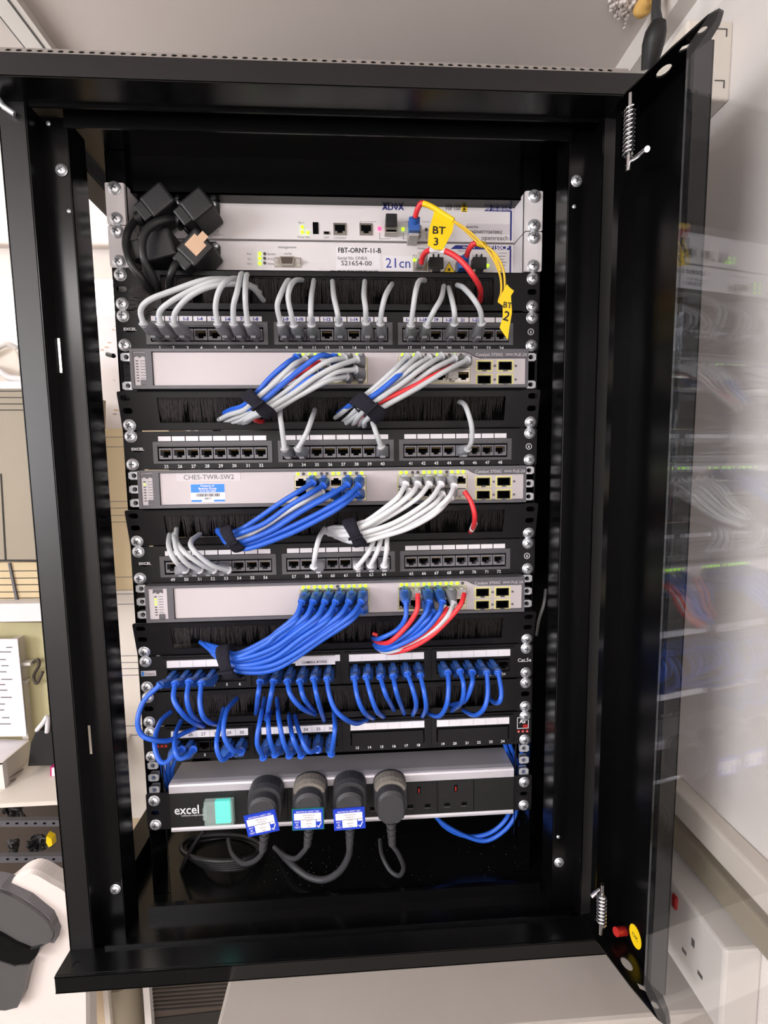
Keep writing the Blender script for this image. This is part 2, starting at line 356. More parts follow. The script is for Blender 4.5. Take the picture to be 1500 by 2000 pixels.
# ------------------------------------------------------------------ door, opened about 106 degrees
DA = Vector((0.275, -0.097, 0)); DD = Vector((math.sin(math.radians(6.5)), -math.cos(math.radians(6.5)), 0)); DN = Vector((-DD.y, DD.x, 0))  # DN points to the outer side (right)
def dT(): return Matrix(((DD.x, DN.x, 0, DA.x), (DD.y, DN.y, 0, DA.y), (0, 0, 1, 0), (0, 0, 0, 1)))   # local (u, v, z)
T = dT(); DZ0, DZ1 = -.050, .766
door = MB('black_paint')
door.box((.002, .0185, DZ0), (.0830, .020, DZ1), T=T).box((.002, -.004, DZ0), (.0032, .020, DZ1), T=T).box((.0815, .0035, DZ0), (.0830, .020, DZ1), T=T).box((.0032, -.004, DZ0), (.010, -.003, DZ1), T=T)
d = door.build('door', cab)
def endplate(z0, z1):
    b = MB('black_paint')
    outer = [(-.002, -.012), (.028, -.0125), (.070, -.007), (.098, -.001), (.1035, .003), (.1025, .008), (.094, .0135), (.080, .018), (.066, .020), (-.002, .020)]
    hs = [circ(.052, .003, .0046, 12, 1.5), [(.068, .001), (.074, .000), (.078, .005), (.072, .0055)], circ(.088, .0045, .0030, 10, 1.2), circ(.014, .002, .0032, 10)]
    b.plate(outer, hs, 'xy', z0, z1); b.v = [tuple(T @ Vector(v)) for v in b.v]; return b
endplate(DZ1, DZ1+.0015).build('hinge_plate', d); endplate(DZ0-.0015, DZ0).build('hinge_plate', d)
b = MB('smoked_glass').box((.0800, -.001, DZ0), (.570, .003, DZ1), T=T); b.build('glass_panel', d)
def spring(z0, z1, u, v, turns=11):
    n = turns*10; b = MB('chrome')
    b.tube([T @ Vector((u+.0042*math.cos(2*math.pi*k/10), v+.0042*math.sin(2*math.pi*k/10), z0+(z1-z0)*k/n)) for k in range(n+1)], .0011, 6)
    b.cyl(T @ Vector((u, v, z0-.012)), T @ Vector((u, v, z1+.012)), .0022, 10); return b
def atdoor(px, py, v):      # point on the plane v = const of the door
    o = DA+DN*v; dr = ray(px, py); t = (o-Vector(CP)).dot(DN)/dr.dot(DN); return Vector(CP)+dr*t
def uvz(p): q = T.inverted() @ p; return q
a = uvz(atdoor(1231, 212, -.010)); c = uvz(atdoor(1229, 305, -.010))
spring(c.z, a.z, a.x, -.010).build('hinge_spring', d)
a = uvz(atdoor(1176, 1748, -.010)); c = uvz(atdoor(1172, 1800, -.010)); spring(c.z, a.z, a.x, -.010, 8).build('hinge_spring', d)
def pin(p0, p1): return MB('chrome').tube([atdoor(*p0, -.004), atdoor(*p1, -.014)], .0024, 10)
pin((1226, 322), (1264, 291)).build('hinge_pin', d); pin((1173, 1738), (1155, 1751)).build('hinge_pin', d)
MB('red_plastic').tube([atdoor(1221, 1818, .0185), atdoor(1203, 1820, .006)], .0042, 12).build('door_bumper', d)
b = MB('tag_yellow'); ce = uvz(atdoor(1241, 1829, .0183))
pl = [T @ Vector((ce.x+.0085*math.cos(2*math.pi*k/24), .0183, ce.z+.0112*math.sin(2*math.pi*k/24))) for k in range(24)]
b.add(pl, [tuple(range(24))]); b.add([p-DN*.0003 for p in pl], [tuple(range(24))])
TT = Matrix.Translation(T @ Vector((ce.x, .0178, ce.z))) @ Matrix(((DD.x, DN.x, 0, 0), (DD.y, DN.y, 0, 0), (0, 0, 1, 0), (0, 0, 0, 1)))
b.m('ink').text('OK', 0, 0, .006, 0, T=TT); b.build('yellow_sticker', d, label='round yellow test sticker')
# ================================================================== RACK DEVICES
def pz(u, z): return ztop(u)-z
TSHAPE = [(-.0059, .0045), (.0059, .0045), (.0059, -.0022), (.0030, -.0022), (.0030, -.0043), (-.0030, -.0043), (-.0030, -.0022), (-.0059, -.0022)]
def jack_mesh(name, body, up=False, w=.0072, h=.0062, back='hole'):
    b = MB(body); ts = [(x, -z if up else z) for x, z in TSHAPE]
    b.plate(rect(-w, -h, w, h), [ts], 'xz', -.0012, .010); b.m(back).box((-w, .0098, -h), (w, .0105, h))
    b.m('gold')
    for k in range(8): x = -.0044+k*.00126; z0 = -.0036 if up else .0036; b.box((x, .002, z0), (x+.0004, .009, z0-.0003 if not up else z0+.0003))
    o = b.build(name); me = o.data; bpy.data.objects.remove(o); return me
JK = jack_mesh('port_socket', 'jack_grey'); JKB = jack_mesh('port_socket', 'panel_black')
JST = jack_mesh('port_socket', 'shield', True, .0066, .0064); JSB = jack_mesh('port_socket', 'shield', False, .0066, .0064)
def jack(parent, me, x, y, z):
    o = bpy.data.objects.new('port_socket', me); COL.objects.link(o); o.parent = parent; o.location = Vector((x, y, z))-total(parent); return o
def ears_outline(u, x=.2413): return rrect(-x, ztop(u)-.0437, x, ztop(u)-.0007, .002)
def rack_thing(name, label, cat, u, group=None): return thing(name, label, cat, (0, .02, ztop(u)-UH), group)
# ---- 24-port patch panels with three blocks of eight
def excel_panel(u, first, label, hand):
    t = rack_thing('patch_bay', label, 'patch panel', u, 'numbered 24-port patch panels')
    zt = ztop(u); gx = (-.195, -.053, .0885); P = .01545
    holes = [rect(g-.0085, zt-.0355, g+7*P+.0085, zt-.0145) for g in gx]
    MB('panel_black').plate(ears_outline(u), holes, 'xz', FY, .0028).box((-.239, .0028, zt-.043), (.239, .02, zt-.041)).box((-.221, .014, zt-.0443), (.221, .06, zt)).build('face_plate', t)
    b = MB('panel_grey')
    for g in gx:
        b.plate(rect(g-.0135, zt-.0375, g+7*P+.0135, zt-.0125), [rect(g-.0085, zt-.0345, g+7*P+.0085, zt-.0165)], 'xz', FY-.0012, .004)
        b.box((g-.0095, .001, zt-.018), (g+7*P+.0095, .004, zt-.0155))
    b.build('jack_frame', t)
    for i, g in enumerate(gx):
        for k in range(8): jack(t, JK, g+k*P, .0022, zt-.0262)
        b = MB('paper')
        for k in range(8):
            b.box((g+k*P-.0071, FY-.0008, zt-.0118), (g+k*P+.0071, FY, zt-.0064))
        b.build('label_strip', t)
    b = MB('ink_white')
    for i, g in enumerate(gx):
        for k in range(8): b.text(str(first+i*8+k), g+k*P, zt-.0407, .0052, FY, bold=.012)
    b.text('EXCEL', -.226, zt-.0205, .0042, FY, bold=.03, sx=1.15); c = Vector((-.226, 0, zt-.0235))
    b.loft([[(-.226+a, FY-.0002, zt-.0225), (-.226+a, FY-.0002, zt-.0225-.0016*(1-(a/.007)**2))] for a in (-.007, -.0035, 0, .0035, .007)], False, False)
    b.plate(circ(.2315, zt-.0222, .0037, 20), [circ(.2315, zt-.0222, .0030, 20)], 'xz', FY-.0002, FY); b.text('6', .2315, zt-.0222, .0045, FY, bold=.03)
    b.build('printed_numbers', t)
    if hand:
        b = MB('ink_blue')
        for k, s in hand.items():
            g = gx[(k-1)//8]+((k-1) % 8)*P; b.text(s, g, zt-.0093, .0050, FY-.0009, bold=.04, sx=1.0)
        b.build('handwriting', t)
    for x in (-.2325, .2325):
        for dz in (.00635, .0381): screw(t, x, zt-dz, FY-.0002)
    return t
excel_panel(4, 1, 'black patch panel numbered 1 to 24 with handwritten blue port labels', {k: '1-%d' % k for k in (1, 2, 3, 4, 5, 6, 8)} | {7: '7', 9: '1-9', 10: '1-10', 11: '11', 12: '1-12', 13: '13', 14: '1-14', 15: '1-15', 16: '16', 17: '1-17', 18: '1-18', 19: '19', 20: '1-20', 21: '21', 22: '1-22'})
excel_panel(7, 25, 'black patch panel numbered 25 to 48 with few cables plugged in', {10: 'V'})
excel_panel(10, 49, 'black patch panel numbered 49 to 72 between middle and lowest switches', None)
# ---- four blocks of six
def six_panel(u, label, nums, tags, jx, name_l, skip=()):
    t = rack_thing('patch_bay', label, 'patch panel', u, 'four-block lower patch panels'); zt = ztop(u); P = .0154; gx = [-.199, -.0905, .0185, .1265]
    holes = [rect(g-.0078, zt-.034, g+5*P+.0078, zt-.0185) for g in gx]
    MB('panel_black').plate(ears_outline(u), holes, 'xz', FY, .0028).box((-.221, .014, zt-.0443), (.221, .06, zt)).build('face_plate', t)
    b = MB('panel_black')
    for g in gx: b.plate(rect(g-.0135, zt-.041, g+5*P+.0135, zt-.003), [rect(g-.0079, zt-.0345, g+5*P+.0079, zt-.0165)], 'xz', FY-.002, FY)
    b.build('block_frame', t)
    for i, g in enumerate(gx):
        for k in range(6):
            n = i*6+k+1
            if n in skip: continue
            jack(t, JKB, g+k*P, .0008, zt-.0265)
        if any(g*0+i*6+k+1 in skip for k in range(6)):
            MB('panel_black').box((g-.006, FY-.004, zt-.034), (g+5*P+.006, FY, zt-.0175)).build('blank_cover', t)
        b = MB('paper').box((g-.0075, FY-.0035, zt-.014), (g+5*P+.0075, FY-.002, zt-.0055)); b.m('clear_plastic')
        for k in range(7): b.box((g+k*P-.0077-.0001, FY-.0040, zt-.014), (g+k*P-.0077+.0001, FY-.0035, zt-.0055))
        b.m('ink')
        for k in range(6):
            if i*6+k+1 in tags: b.text(tags[i*6+k+1], g+k*P, zt-.0098, .0058, FY-.0036)
        b.build('label_strip', t)
    b = MB('ink_white')
    for n in nums:
        i, k = divmod(n-1, 6); b.text(str(n), gx[i]+k*P, zt-.0378, .0048, FY-.002, bold=.02)
    b.build('printed_numbers', t)
    for x in (-.2325, .2325):
        for dz in (.00635, .0381): screw(t, x, zt-dz, FY-.0002)
    return t, gx, P
t13, G6, P6 = six_panel(13, 'black patch panel full of blue plugs with a CAMERA BOXES paper label', range(1, 25), {}, None, '')
zt = ztop(13)
b = MB('paper').box((-.054, FY-.0045, zt-.0165), (-.006, FY-.0040, zt-.006)).box((-.006, FY-.0045, zt-.0125), (.0, FY-.0040, zt-.0045)); b.m('ink').text('CAMERA BOXES', -.031, zt-.0125, .0042, FY-.0046, bold=.01); b.build('paper_label', t13)
b = MB('label_grey').box((-.2385, FY-.0006, zt-.0245), (-.2210, FY, zt-.0180)); b.m('sticker_blue').box((-.2378, FY-.0009, zt-.0238), (-.2352, FY-.0006, zt-.0187)); b.m('ink_grey').text('Future', -.2285, zt-.0214, .0044, FY-.0007); b.build('maker_badge', t13)
b = MB('ink_white').text('Cat.5e', .2305, zt-.0215, .0066, FY, bold=.012); b.build('printed_text', t13)
t15, _, _ = six_panel(15, 'lowest black patch panel with handwritten 26 to 36 label strips', list(range(1, 13))+list(range(13, 25)), {k: str(24+k) for k in range(1, 13)}, None, '', skip=range(13, 25))
zt = ztop(15)
b = MB('ink_white').plate(rect(.2225, zt-.0232, .2375, zt-.0082), [rect(.2232, zt-.0225, .2368, zt-.0089)], 'xz', FY-.0003, FY); b.text("AS'", .2300, zt-.0135, .0068, FY, bold=.03); b.m('red_plastic').box((.2300, FY-.0002, zt-.0222), (.2365, FY, zt-.0180))
for k in range(3): b.box((.2228+k*.0055, FY-.0003, zt-.0285), (.2262+k*.0055, FY, zt-.0250))
b.m('ink_white')
for k, c in enumerate('evo'): b.text(c, .2245+k*.0055, zt-.0268, .004, FY-.0003)
b.build('maker_badge', t15)
b = MB('red_plastic')
for k in range(3): b.box((-.226+k*.0048, FY-.0003, zt-.027), (-.223+k*.0048, FY, zt-.024))
b.build('maker_badge', t15)
# ---- brush panels
def brush_panel(u, label, tilt, hx=(-.2005, .2005), open_top=.007, open_bot=.035, top_holes=True, seed=1, top_screws=False):
    rnd = random.Random(seed)
    t = thing('brush_cable_manager', label, 'cable manager', (0, FY, ztop(u)-UH+.0005), 'brush strip panels', (tilt, 0, 0)); H = .0435
    out = rrect(-.2413, 0, .2413, H, .002); hz = (H-open_bot, H-open_top)
    hs = [rect(hx[0]+.002, hz[0], hx[1], hz[1])]
    for x in (-.2325, .2325):
        hs += [rrect(x-.0055, .0365-.0032, x+.0055, .0365+.0032, .003), rrect(x-.0055, .0222-.0032, x+.0055, .0222+.0032, .003)]
        if top_screws: hs = hs[:-2]+[hs[-1]]
    b = MB('panel_black').plate(out, hs, 'xz', 0, .0016); b.box((-.222, 0, H-.001), (.222, .02, H), .0).box((-.222, 0, 0), (.222, .02, .001)); b.build('face_plate', t, world=False)
    b = MB('hole').box((hx[0]-.006, .016, hz[0]-.004), (hx[1]+.006, .018, hz[1]+.004)); b.m('black_matte').box((hx[0]-.004, .0035, hz[1]-.001), (hx[1]+.004, .010, hz[1]+.003)); b.build('brush_holder', t, world=False)
    b = MB('bristle'); n = 1500; clump = [rnd.uniform(-1, 1) for _ in range(60)]
    for i in range(n):
        x = hx[0]+(hx[1]-hx[0])*i/n; ci = clump[int(i/n*59)]; l = (hz[1]-hz[0])*(rnd.uniform(.75, 1.12) if ci > -.55 else rnd.uniform(.3, .7))
        dx = rnd.gauss(0, .0012)+ci*.0025; y = .006+rnd.uniform(-.002, .003); dy = rnd.gauss(-.0006, .0014); r = .00022
        a = Vector((x, y, hz[1])); c = Vector((x+dx, y+dy, hz[1]-l)); m_ = (a+c)/2+Vector((dx*.1, dy*.3, 0))
        b.loft([[tuple(p+Vector((r*kk, 0, 0))), tuple(p+Vector((-r*kk*.5, r*kk, 0))), tuple(p+Vector((-r*kk*.5, -r*kk, 0)))] for p, kk in ((a, 1.4), (m_, 1), (c, .5))], False, False)
    b.build('bristles', t, world=False, kind='stuff')
    for x in (-.2325, .2325):
        screw(t, x, .0060, -.0002, local=True)
        if top_screws: screw(t, x, .0370, -.0002, local=True)
    return t
brush_panel(3, 'black brush panel directly below the two pale optical units', 0, (-.192, .187), .006, .036, seed=3, top_screws=True)
brush_panel(6, 'black brush panel below the top switch, upper edge leaning out', .20, seed=6)
brush_panel(9, 'black brush panel below the CHES-TWR-SW2 switch', .20, seed=9)
brush_panel(12, 'black brush panel right below the lowest switch', .20, seed=12)
brush_panel(14, 'black brush panel between the two lowest patch panels', 0, seed=14, top_screws=True)
# ---- network switches
SY = -.009
SW_COL = {5: (-.0440, .0745), 8: (-.0475, .0715), 11: (-.0455, .0710)}
def sw_port(u, blk, col, row):        # centre of a switch socket
    return (SW_COL[u][blk]+.0076+col*.01345, SY, ztop(u)-(.0165 if row == 0 else .0305))
def switch(u, label, leds, modeled):
    t = rack_thing('network_switch', label, 'network switch', u, 'white-faced network switches'); zt = ztop(u); xl = -.2225; X0 = -.1985 if u != 11 else -.190
    x1 = .2245
    MB('bezel').box((xl, SY+.021, zt-.0437), (x1, .27, zt-.0005), .0008).build('body', t)
    bx = SW_COL[u]; W = .0827
    hs = [rect(q, zt-.0385, q+W, zt-.0092) for q in bx]
    sf = [(.1650, zt-.0190), (.1895, zt-.0190), (.1650, zt-.0345), (.1895, zt-.0345)]
    for x, z in sf: hs.append(rect(x, z-.0052, x+.0170, z+.0052))
    face = [(X0, zt-.0398), (x1-.003, zt-.0398), (x1-.003, zt-.0105), (.168, zt-.0105), (.160, zt-.0080), (.154, zt-.0045), (.148, zt-.0040), (X0, zt-.0040)]
    MB('cream').plate(face, hs, 'xz', SY-.0008, SY+.0011).build('face_panel', t)
    b = MB('bezel').plate([(xl, zt-.0437), (x1, zt-.0437), (x1, zt-.0005), (xl, zt-.0005)], [[(X0-.0005, zt-.0401), (x1-.0028, zt-.0401), (x1-.0028, zt-.0102), (.168, zt-.0102), (.160, zt-.0077), (.154, zt-.0042), (.148, zt-.0036), (X0-.0005, zt-.0036)], rect(xl+.0035, zt-.0400, X0-.0075, zt-.0036)], 'xz', SY-.0030, SY+.022); b.build('bezel_frame', t)
    # status column at the left
    b = MB('label_grey').box((xl+.0035, SY-.0012, zt-.0400), (X0-.0075, SY+.001, zt-.0036)); xm = (xl+X0-.004)/2
    b.m('bezel').prism([(xm-.0055, zt-.0045), (xm+.0055, zt-.0045), (xm+.0060, zt-.0095), (xm+.003, zt-.0082), (xm, zt-.0102), (xm-.003, zt-.0082), (xm-.0060, zt-.0095)], 'xz', SY-.0016, SY-.001)
    for k in range(8):
        b.m('ink_grey').box((xm+.0005, SY-.0014, zt-.0130-k*.0031), (xm+.0055, SY-.0011, zt-.0136-k*.0031))
        b.m('led_green' if k in modeled else 'led_off').box((xm-.0042, SY-.0016, zt-.0127-k*.0031), (xm-.0018, SY-.0011, zt-.0139-k*.0031))
    b.m('bezel').box((xm+.0005, SY-.003, zt-.0395), (xm+.0065, SY-.001, zt-.0340)); b.build('status_display', t)
    b = MB('port_yellow')
    for q in bx:
        b.plate(rect(q+.0003, zt-.0383, q+W-.0003, zt-.0094), [rect(q+.0012, zt-.0374, q+W-.0012, zt-.0103)], 'xz', SY-.0009, SY-.0006)
    for x, z in sf: b.plate(rect(x-.0013, z-.0065, x+.0183, z+.0065), [rect(x+.0005, z-.0048, x+.0165, z+.0048)], 'xz', SY-.0011, SY-.0004)
    b.build('port_outlines', t)
    b = MB('dark_metal')
    for x, z in sf: b.plate(rect(x+.0004, z-.0050, x+.0166, z+.0050), [rect(x+.0016, z-.0040, x+.0154, z+.0040)], 'xz', SY-.0008, SY+.018)
    b.m('hole')
    for x, z in sf: b.box((x+.001, SY+.016, z-.004), (x+.016, SY+.017, z+.004))
    b.m('bezel')
    for x, z in sf: b.box((x+.0196, SY-.0014, z-.0012), (x+.0220, SY-.0006, z+.0012))
    for x, z in sf: b.box((x+.006, SY-.002, z-.0062), (x+.011, SY-.0008, z-.0048))
    b.build('module_cage', t)
    b = MB('shield')
    for q in bx:
        b.plate(rect(q+.0010, zt-.0378, q+W-.0010, zt-.0098), [rect(q+.0076-.0067+i*.01345, z0-.0065, q+.0076+.0067+i*.01345, z0+.0065) for i in range(6) for z0 in (zt-.0165, zt-.0305)], 'xz', SY-.0004, SY+.004)
        b.box((q+.001, SY+.010, zt-.038), (q+W-.001, SY+.012, zt-.0095))
    b.build('port_block', t)
    for blk in (0, 1):
        for col in range(6):
            jack(t, JST, *sw_port(u, blk, col, 0)); jack(t, JSB, *sw_port(u, blk, col, 1))
    for blk in (0, 1):
        b = MB('led_green'); o = MB('led_off'); no = 0
        for k in range(12):
            x = bx[blk]+.0076+(k//2)*.01345+(-.0031 if k % 2 == 0 else .0031); z = zt-.0068
            tgt = b if leds[blk][k] == '1' else o
            tgt.prism([(x-.0021, z+.0015), (x+.0021, z+.0015), (x, z-.0018)] if False else circ(x, z, .0019, 8), 'xz', SY-.0015, SY-.0007)
        b.build('port_lights', t, label='lit green port lights')
        if o.v: o.build('port_lights', t, label='unlit grey port lights')
    b = MB('label_grey').text('Catalyst 3750G', .163, zt-.0068, .0050, SY-.0030, anchor='l').text('SERIES', .1975, zt-.0068, .0034, SY-.0030, anchor='l').text('PoE-24', .2080, zt-.0068, .0050, SY-.0030, anchor='l'); b.build('printed_text', t)
    return t
switch(5, 'top white switch under the panel numbered 1 to 24', ('111111010010', '111100110100'), ())
s8 = switch(8, 'middle white switch with CHES-TWR-SW2 and blue asset labels', ('101100110101', '110011110111'), (1,))
switch(11, 'lowest white switch with green status lights at its left end', ('111111011111', '111111111110'), (1, 2, 3))
zt = ztop(8); y = SY-.0008
b = MB('label_grey').box((-.1800, y-.0003, zt-.0135), (-.1085, y, zt-.0040)); b.m('ink_grey').text('CHES-TWR-SW2', -.1440, zt-.0088, .0078, y-.0003); b.build('name_label', s8)
b = MB('paper').prism(rrect(-.1652, zt-.0375, -.1265, zt-.0165, .001), 'xz', y-.0002, y); y2 = y-.0002
b.m('sticker_blue').prism(rect(-.1648, zt-.0265, -.1269, zt-.0169), 'xz', y2-.0001, y2).box((-.1648, y2-.0001, zt-.0371), (-.1530, y2, zt-.0349)).box((-.1395, y2-.0001, zt-.0371), (-.1269, y2, zt-.0349))
b.m('paper').text('Property of', -.1459, zt-.0188, .0032, y2-.0001, bold=.02).text('Business Group', -.1459, zt-.0218, .0032, y2-.0001, bold=.02).text('0115 963 2000', -.1459, zt-.0248, .0030, y2-.0001, bold=.02)
b.m('ink'); rr = random.Random(4); x = -.1590
while x < -.1330: wd = rr.choice((.0003, .0005, .0009)); b.box((x, y2-.0001, zt-.0312), (x+wd, y2, zt-.0277)); x += wd+rr.choice((.0003, .0006))
b.text('00017', -.1459, zt-.0334, .0030, y2, bold=.02); b.build('asset_sticker', s8)
b = MB('label_grey').text('SER 0115', -.1065, zt-.0068, .0022, y, anchor='l').text('Lic 24', -.1065, zt-.0098, .0022, y, anchor='l'); b.build('small_print', s8)
# ---- the two optical units at the top
OY = .030
def optic_unit(u, label):
    t = thing('optical_terminal', label, 'network device', (0, .05, ztop(u)-UH), 'pale grey optical units at the top'); zt = ztop(u); z0 = zt-.0437
    MB('adva_white').box((-.2195, OY, z0+.001), (.2195, .26, zt-.0005), .0006).build('body', t)
    for s in (-1, 1):
        xs = sorted((s*.2225, s*.2425)); b = MB('adva_white').plate(rrect(xs[0], z0, xs[1], zt-.0004, .0015), [], 'xz', FY-.0012, .0026)
        a = sorted((s*.2225, s*.2200)); b.add([(s*.2225, FY-.001, z0), (s*.2196, OY, z0), (s*.2196, OY+.02, z0), (s*.2225, FY-.001, zt-.0004), (s*.2196, OY, zt-.0012), (s*.2196, OY+.02, zt-.0012), (s*.2240, .003, z0), (s*.2212, OY+.02, z0), (s*.2240, .003, zt-.0004), (s*.2212, OY+.02, zt-.0012)],
              [(0, 1, 4, 3), (1, 2, 5, 4), (6, 7, 9, 8), (0, 6, 8, 3), (0, 1, 2, 7, 6), (3, 4, 5, 9, 8)])
        b.build('mounting_ear', t)
        for dz in (.00635, .0381): screw(t, s*.2325, zt-dz, FY-.0014, 1.05)
    return t
def o(px, py): return at(px, py, OY)
t1 = optic_unit(1, 'topmost pale unit marked ADVA with a yellow ESD sticker'); t2 = optic_unit(2, 'second pale unit marked FBT-ORNT-11-B and 21cn')
def ptxt(b, s, px, py, size, anchor='c', bold=0, Y=OY, sx=1): p = at(px, py, Y); return b.text(s, p.x, p.z, size, Y, anchor, bold=bold, sx=sx)
def prect(b, x0, y0, x1, y1, Y=OY, th=.0004):
    a = at(x0, y0, Y); c = at(x1, y1, Y); return b.box((a.x, Y-th, a.z), (c.x, Y, c.z))
b = MB('adva_navy'); ptxt(b, 'ADVA', 768, 405.5, .0075, bold=.035, sx=1.25); b.m('ink_grey'); ptxt(b, 'o', 752, 406, .006); ptxt(b, 'FSP 150', 885, 407, .0055, bold=.03)
ptxt(b, '110-', 415, 452, .0045, 'l'); ptxt(b, '240V ~', 415, 458.5, .0045, 'l'); ptxt(b, 'Fan 1', 588, 435, .0032); ptxt(b, 'Power Alm', 593, 463, .0032); ptxt(b, 'CONSOLE', 664, 464.5, .0032); ptxt(b, 'LMT', 638, 464, .0032)
ptxt(b, 'Serial No', 922, 443, .004, bold=.02, Y=OY-.0005); b.m('ink'); ptxt(b, 'openreach', 966, 464.5, .0078, 'c'); ptxt(b, "LBADVA71'Y2A7200.J'", 947, 453, .0045, 'c', .01, Y=OY-.0005)
b.m('ink_grey')
for x0, y0, x1, y1 in ((703, 433, 735, 433.8), (703, 433, 703.8, 440), (741, 455, 741.8, 467), (741, 466.5, 762, 467.2), (787, 455, 787.8, 467), (787, 466.5, 806, 467.2), (790, 433, 803, 433.7), (824, 433, 840, 433.7), (833, 455, 833.8, 467)): prect(b, x0, y0, x1, y1)
b.build('printed_text', t1)
b = MB('adva_navy'); a = o(946, 405); c = o(999, 413.5)
b.prism([(a.x, c.z), (a.x+.003, a.z), (c.x, a.z), (c.x, c.z)], 'xz', OY-.0005, OY); prect(b, 996.5, 413, 999, 470); b.m('paper').text('FSP 150-GE101Pro', (a.x+c.x)/2+.001, (a.z+c.z)/2, .0042, OY-.0005, bold=.02); b.build('blue_header', t1)
b = MB('label_grey'); prect(b, 911, 437, 995, 458, th=.0003); b.build('serial_label', t1)
b = MB('tag_yellow'); prect(b, 901, 402.5, 912, 414); b.m('ink'); p = o(906.5, 409); b.prism([(p.x-.002, p.z-.001), (p.x+.002, p.z-.001), (p.x, p.z+.0025)], 'xz', OY-.0006, OY-.0003).box((p.x-.0022, OY-.0006, p.z-.0027), (p.x+.0022, OY-.0003, p.z-.0018)); b.build('esd_sticker', t1)
def led(t, l, name='status_light', Y=OY, r=.0018, m='led_green'):
    for px, py in l: p = at(px, py, Y); MB(m).prism(circ(p.x, p.z, r, 12), 'xz', Y-.0012, Y).build(name, t)
led(t1, ((590.5, 444), (590.5, 454), (601, 455), (787, 448))); led(t1, ((741, 447),), m='led_red', r=.0022); led(t1, ((832.5, 449),), m='led_off')
def socket_at(t, px, py, w=.0155, h=.0135, me='shield', Y=OY, T_=True, name='port_socket'):
    p = at(px, py, Y); b = MB(me); b.plate(rect(p.x-w/2, p.z-h/2, p.x+w/2, p.z+h/2), [[(p.x+x*1.02, p.z+z*1.05) for x, z in TSHAPE] if T_ else rect(p.x-w*.38, p.z-h*.36, p.x+w*.38, p.z+h*.36)], 'xz', Y-.001, Y+.0003)
    b.m('hole').box((p.x-w*.45, Y-.0003, p.z-h*.45), (p.x+w*.45, Y-.0001, p.z+h*.45)); return b.build(name, t)
socket_at(t1, 664, 448); socket_at(t1, 715, 448.5); socket_at(t1, 616.5, 446, .0065, .013, 'hole', T_=False, name='usb_socket'); socket_at(t1, 638, 455.5, .0075, .0035, 'shield', T_=False, name='usb_socket')
def sfp(t, px, py, black=True, Y=OY):
    p = at(px, py, Y); b = MB('shield').box((p.x-.0075, Y-.010, p.z-.0075), (p.x+.0075, Y, p.z+.003), .0006)
    if black: b.m('rubber_black').box((p.x-.0065, Y-.016, p.z-.001), (p.x+.0065, Y-.001, p.z+.011), .0006); [b.box((p.x-.0055+k*.0028, Y-.0165, p.z), (p.x-.0040+k*.0028, Y-.0155, p.z+.010)) for k in range(4)]
    b.m('hole').box((p.x-.006, Y-.0102, p.z-.0062), (p.x+.006, Y-.0095, p.z-.004)); return b.build('fibre_module', t)
sfp(t1, 763, 450); sfp(t1, 809, 453, False)
# second unit
b = MB('ink_grey'); ptxt(b, 'management', 561, 482.5, .0042); ptxt(b, 'serial', 562, 495, .0042)
for k, s in enumerate(('Pwr', 'Sys', 'Alm')): ptxt(b, s, 487, 496+k*9.5, .0034); ptxt(b, 'Active' if k else 'System', 530, 496+k*9.5, .0034)
for s, px, py in (('Access', 823, 485), ('Network', 905, 490), ('Tx', 925, 500), ('Rx', 937, 500), ('Acc', 810, 499), ('Net', 896, 501)): ptxt(b, s, px, py, .0034)
b.build('printed_text', t2)
b = MB('paper'); prect(b, 656, 482, 744, 533, th=.0003); b.m('ink'); ptxt(b, 'FBT-ORNT-11-B', 702, 489, .0080, bold=.018, Y=OY-.0004, sx=.92); ptxt(b, 'S21654-00', 696, 514, .0078, Y=OY-.0004, sx=1.1); b.m('ink_grey'); ptxt(b, 'Serial No ONEA', 688, 504, .0052, Y=OY-.0004)
prect(b, 660, 527, 741, 528, OY-.0003, .0002); b.m('ink'); ptxt(b, 'EQUIPMENT PROPERTY OF BT', 692, 531, .0042, Y=OY-.0004, bold=.02); b.build('name_label', t2)
b = MB('paper'); prect(b, 749, 500, 804, 529, th=.0003); b.m('ink_blue'); ptxt(b, '21cn', 777, 513.5, .0160, Y=OY-.0004, sx=1.0); b.build('network_label', t2)
b = MB('adva_navy'); a = o(880, 479); c = o(998, 488); b.prism([(a.x, c.z), (a.x+.006, a.z), (c.x, a.z), (c.x, c.z)], 'xz', OY-.0005, OY); prect(b, 995.5, 488, 998, 533); b.m('paper').text('FSP150CP', c.x-.018, (a.z+c.z)/2, .0072, OY-.0005, bold=.03).text('Network', a.x+.022, (a.z+c.z)/2, .004, OY-.0005); b.m('ink_grey')
for k in range(6): prect(b, 974, 494+k*6, 990-(k % 3)*3, 495+k*6)
b.build('blue_header', t2)
b = MB('tag_yellow'); p = o(877, 524); b.prism([(p.x-.0075, p.z-.006), (p.x+.0075, p.z-.006), (p.x, p.z+.007)], 'xz', OY-.0005, OY); b.m('ink').prism(circ(p.x, p.z-.0018, .0016, 8), 'xz', OY-.0007, OY-.0005)
for k in range(3):
    q = [(p.x-.0075, p.z-.006), (p.x+.0075, p.z-.006), (p.x, p.z+.007)]; A, B_ = q[k], q[(k+1) % 3]; b.tube([(A[0], OY-.0006, A[1]), (B_[0], OY-.0006, B_[1])], .0003, 4)
b.build('laser_warning_sticker', t2)
led(t2, ((507.5, 496), (507.5, 505), (507.5, 515), (952, 519))); led(t2, ((517, 496), (517, 505), (517, 514)), m='led_off', r=.0016)
